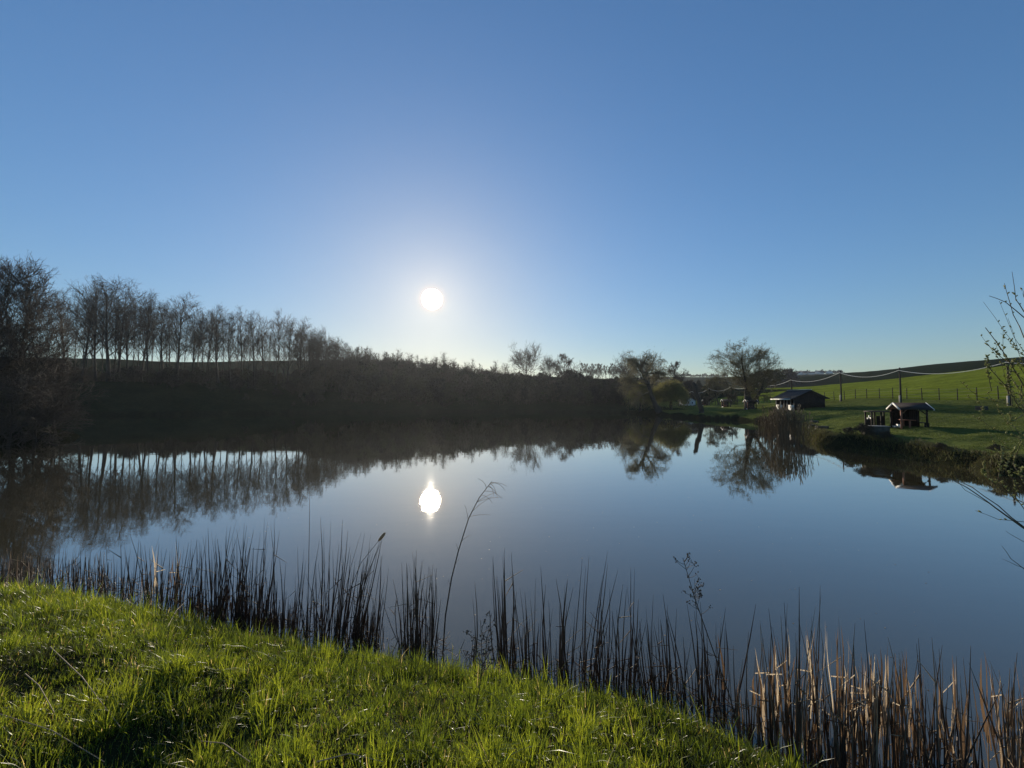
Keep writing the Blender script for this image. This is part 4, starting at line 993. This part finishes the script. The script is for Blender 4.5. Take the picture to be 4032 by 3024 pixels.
# flecks floating on the near water
g = MB()
for k in range(140):
    Yq = rg.uniform(5, 16); x_ = rg.uniform(-.7, 1.1) * Yq
    if lake_dist(np.array([x_]), np.array([Yq]))[0] > -.2: continue
    r_ = rg.uniform(.006, .018); q = np.array([(x_ + r_ * math.cos(t) * rg.uniform(.6, 1.4), Yq + r_ * math.sin(t), .004) for t in (0, 1.5, 3, 4.6)]); g.add(q, [[0, 1, 2, 3]], rg.uniform(.5, 1))
tag(g.build('floating_flecks', M_REED), 'tiny pale flecks of plant matter floating on the near water', 'flecks', kind='stuff')
# dark thin dead weeds rising out of the grass
for k, (px, py, Yw, h_, lab) in enumerate(((640, 1460, 5.2, .0, 'thin dark dead weed leaning in the grass left of the middle, near the water'), (540, 1560, 3.9, .0, 'thin dark dead weed standing in the grass, lower left'),
                                      (700, 1620, 3.3, .0, 'dark wiry weed in the grass below the tallest reed'), (380, 1500, 4.6, .0, 'dark wiry weed in the upper left grass'),
                                      (1180, 1580, 3.8, .0, 'small dark dead weed in the grass near the middle'), (860, 1560, 3.8, 0, 'thin dark leaning weed in the grass beneath the tall drooping weed'))):
    seed_weed('dead_weed', [(px, py + 60), (px + 14, py), (px + 22 + 10 * (k % 3), py - 90 - 15 * (k % 2))], .0035, lab, (.3, 1.0), Y=Yw, nb=9, br=.16)

# far reed clump by the right bank
M_FARREED = mat('far_reed', (.1, .08, .05), .8, tint=[(0, (.05, .04, .03)), (.5, (.18, .14, .09)), (1, (.42, .34, .22))], transl=.45)
def far_reeds(px0, px1, basey, topy, n, label, seed, tint=(.5, 1.0)):
    rg = np.random.default_rng(seed); g = MB(); c0 = at_z((px0 + px1) / 2, basey, 0)
    for k in range(n):
        px = px0 + (px1 - px0) * rg.beta(1.6, 1.6); b0 = at_z(px, basey, 0); b0[1] += rg.uniform(-.6, 2.2); edge = 1 - abs((px - (px0 + px1) / 2) / ((px1 - px0) / 2)) ** 2 * .45
        H = at_y(px, topy, b0[1])[2] * edge * rg.uniform(.65, 1.03); l_ = rg.normal(0, .1, 2) * H
        P = np.array([(b0[0], b0[1], -.2), (b0[0] + l_[0] * .4, b0[1] + l_[1] * .4, H * .6), (b0[0] + l_[0], b0[1] + l_[1], H)]) - c0
        g.tube(P, [.014, .012, .02], 3, rg.uniform(*tint) * .8)
        g.tube(np.array([P[2], P[2] + [l_[0] * .1, 0, .18]]), [.04, .01], 3, rg.uniform(*tint))
    o = g.build('reed_clump', M_FARREED); o.location = tuple(c0); tag(o, label, 'reeds', 'reed clumps on the far side of the lake')
far_reeds(3030, 3195, 1745, 1600, 380, 'big tawny reed clump standing in the water before the big dark hut', 41)
far_reeds(3005, 3060, 1690, 1640, 120, 'low dark reeds left of the big tawny reed clump', 42, (.1, .5))
for px, Y, H, lab in ((3330, 32.2, .6, 'low tangled bramble bush on the right bank nearest the big reed clump'), (3405, 30.2, .85, 'dark bramble bush on the right bank before the waist-high block'),
                      (3475, 28.8, .6, 'flat bramble bush on the bank below the near shelter'), (3920, 21.8, .45, 'low brown bush on the bank near the right edge'), (3700, 24.2, .4, 'small brown tussock bush on the bank edge right of the shelter')):
    put('bush', 17, (px - 2016) / FPX * Y, Y, H, lab, None, name='bramble_bush', cat='bush', twr=.016, PH=1.6, lf=1800, lsize=.05, lspread=.08, cmat=M_BRUSH, wide=1.5, sink=.05)
# willow twigs reaching in from the right edge
M_YTWIG = mat('young_bark', (.12, .10, .055), .6, (.07, .055, .035), 6)
def twigs():
    rg = np.random.default_rng(55); e = empty('young_willow', (6.0, 3.2, gz(6.0, 3.2)), 0, 'young willow whose thin budding twigs reach in from the right edge', 'tree')
    b0 = np.array(e.location); br = MB(); bd = MB()
    Yd = 3.6
    def line(pts, r, buds, Yq=Yd):
        P = np.array([at_y(a_, c_, Yq + rg.normal(0, .04)) for a_, c_ in pts]) - b0
        Q = [P[0]]
        for i in range(len(P) - 1):
            for t in (.5, 1.0): Q.append(P[i] + (P[i + 1] - P[i]) * t + (rg.normal(0, .004, 3) if t < 1 else 0))
        br.tube(np.array(Q), np.linspace(r, r * .35, len(Q)), 5)
        for k in range(int(buds * 1.7)):
            i = rg.integers(len(Q) // 4, len(Q) - 1); p = Q[i] + (Q[i + 1] - Q[i]) * rg.random(); a_ = rg.uniform(0, 6.28); dd = np.array([math.cos(a_) * .8, math.sin(a_) * .5, rg.uniform(.2, 1)]); dd /= np.linalg.norm(dd); l_ = rg.uniform(.014, .03)
            bd.tube(np.array([p, p + dd * l_ * .5, p + dd * l_]), [.003, .007, .002], 4)
    line([(4200, 2130), (4032, 2080), (3920, 2000), (3845, 1945), (3760, 1895)], .009, 0)
    line([(4032, 2075), (3930, 1990), (3830, 1920), (3755, 1890), (3690, 1880)], .005, 0)
    line([(3900, 1985), (3800, 1930), (3745, 1880)], .003, 0)
    line([(4180, 2060), (4032, 2055), (3930, 2045), (3840, 2010)], .004, 3)
    line([(4250, 1480), (4120, 1290), (4032, 1250), (3960, 1190), (3895, 1165)], .006, 2)
    line([(4032, 1330), (3990, 1240), (3970, 1170), (3955, 1115)], .004, 4)
    line([(4032, 1228), (4000, 1180), (3985, 1070)], .004, 3)
    line([(4032, 1170), (4030, 1145), (4025, 1140)], .003, 1)
    line([(4200, 1900), (4090, 1620), (4020, 1500), (3960, 1400), (3880, 1290)], .007, 26)
    line([(3990, 1440), (3950, 1395), (3950, 1290)], .003, 6)
    line([(3960, 1420), (3915, 1380), (3885, 1355)], .003, 10)
    line([(4100, 1700), (4010, 1600), (3960, 1520), (3885, 1440), (3890, 1400)], .005, 24)
    line([(3905, 1540), (3893, 1480), (3888, 1400)], .003, 18)
    line([(4150, 1650), (4032, 1560), (3975, 1480), (3990, 1410)], .004, 22)
    line([(3985, 1600), (3975, 1520), (3970, 1440)], .003, 20)
    line([(4100, 1480), (4032, 1470), (3990, 1420)], .003, 14)
    line([(4120, 1640), (3960, 1590), (3850, 1560), (3780, 1500)], .003, 8)
    line([(3880, 1645), (3860, 1620), (3870, 1600), (3800, 1550)], .002, 8)
    line([(4032, 1630), (3985, 1660), (3975, 1620)], .003, 10)
    line([(4250, 2250), (4110, 1990), (4032, 1900), (3990, 1830), (4020, 1745)], .006, 14)
    line([(4100, 2010), (3990, 1960), (3930, 1890), (3945, 1800), (3950, 1760)], .004, 24)
    line([(3960, 1940), (3870, 1870), (3875, 1820)], .003, 16)
    line([(4060, 1990), (3960, 1850), (3985, 1790), (4010, 1745)], .003, 26)
    line([(4060, 2040), (4000, 1960), (3990, 1880)], .004, 6)
    line([(4060, 1900), (4010, 1870), (4032, 1840)], .003, 16)
    line([(4150, 2290), (4032, 2240), (3980, 2200), (3945, 2150)], .004, 0)
    line([(4100, 2260), (4000, 2225), (3945, 2200)], .003, 0)
    line([(4100, 2180), (3990, 2110), (3960, 2090)], .003, 0)
    for k in range(15):
        x0 = 4105 + rg.uniform(-12, 8); y0 = rg.uniform(1380, 1960); L0 = rg.uniform(130, 270); up_ = rg.uniform(.3, 1.6)
        pts = [(x0, y0)]
        for q in range(3): pts.append((pts[-1][0] - L0 / 3 * rg.uniform(.5, 1.2), pts[-1][1] - L0 / 3 * up_ * (.5 + .5 * q)))
        line(pts, .0028, 9, 3.6 + rg.uniform(-.3, .5))
    for f_ in (0, 1, 2): line([(4125 + f_ * 12, 2300), (4112 + f_ * 6, 2000), (4106, 1700), (4100 + f_ * 8, 1360)], .008, 4, 3.6)
    st_ = MB(); root = np.array([0, 0, -.1]); crown_pts = [(4125, 2300), (4250, 1480), (4200, 1900), (4250, 2250), (4200, 2130)]
    for a_, c_ in crown_pts:
        q = at_y(a_, c_, Yd) - b0; st_.tube(np.array([root, root * .4 + q * .6 + [.35, 0, 0], q]), [.03, .018, .009], 6)
    st_.build('trunk', M_BARK, e); br.build('branch', M_YTWIG, e); bd.build('buds', M_BUD, e)
twigs()

# ---------------------------------------------------------------- haze
HAZE = 0.00012
mb = MB(); mb.box((-1350, -350, -3), (1350, 1350, 80)); 
m = bpy.data.materials.new('haze'); m.use_nodes = True; N, L = m.node_tree.nodes, m.node_tree.links
N.remove(N['Principled BSDF']); pv = N.new('ShaderNodeVolumePrincipled'); pv.inputs['Color'].default_value = (.86, .92, 1, 1); pv.inputs['Density'].default_value = HAZE; pv.inputs['Anisotropy'].default_value = .6
L.new(pv.outputs[0], N['Material Output'].inputs['Volume'])
hz = mb.build('haze', m); tag(hz, 'thin sunlit haze over the lake and fields', None, kind='stuff')
print('objects', len(bpy.data.objects), 'polys', sum(len(me.polygons) for me in bpy.data.meshes))
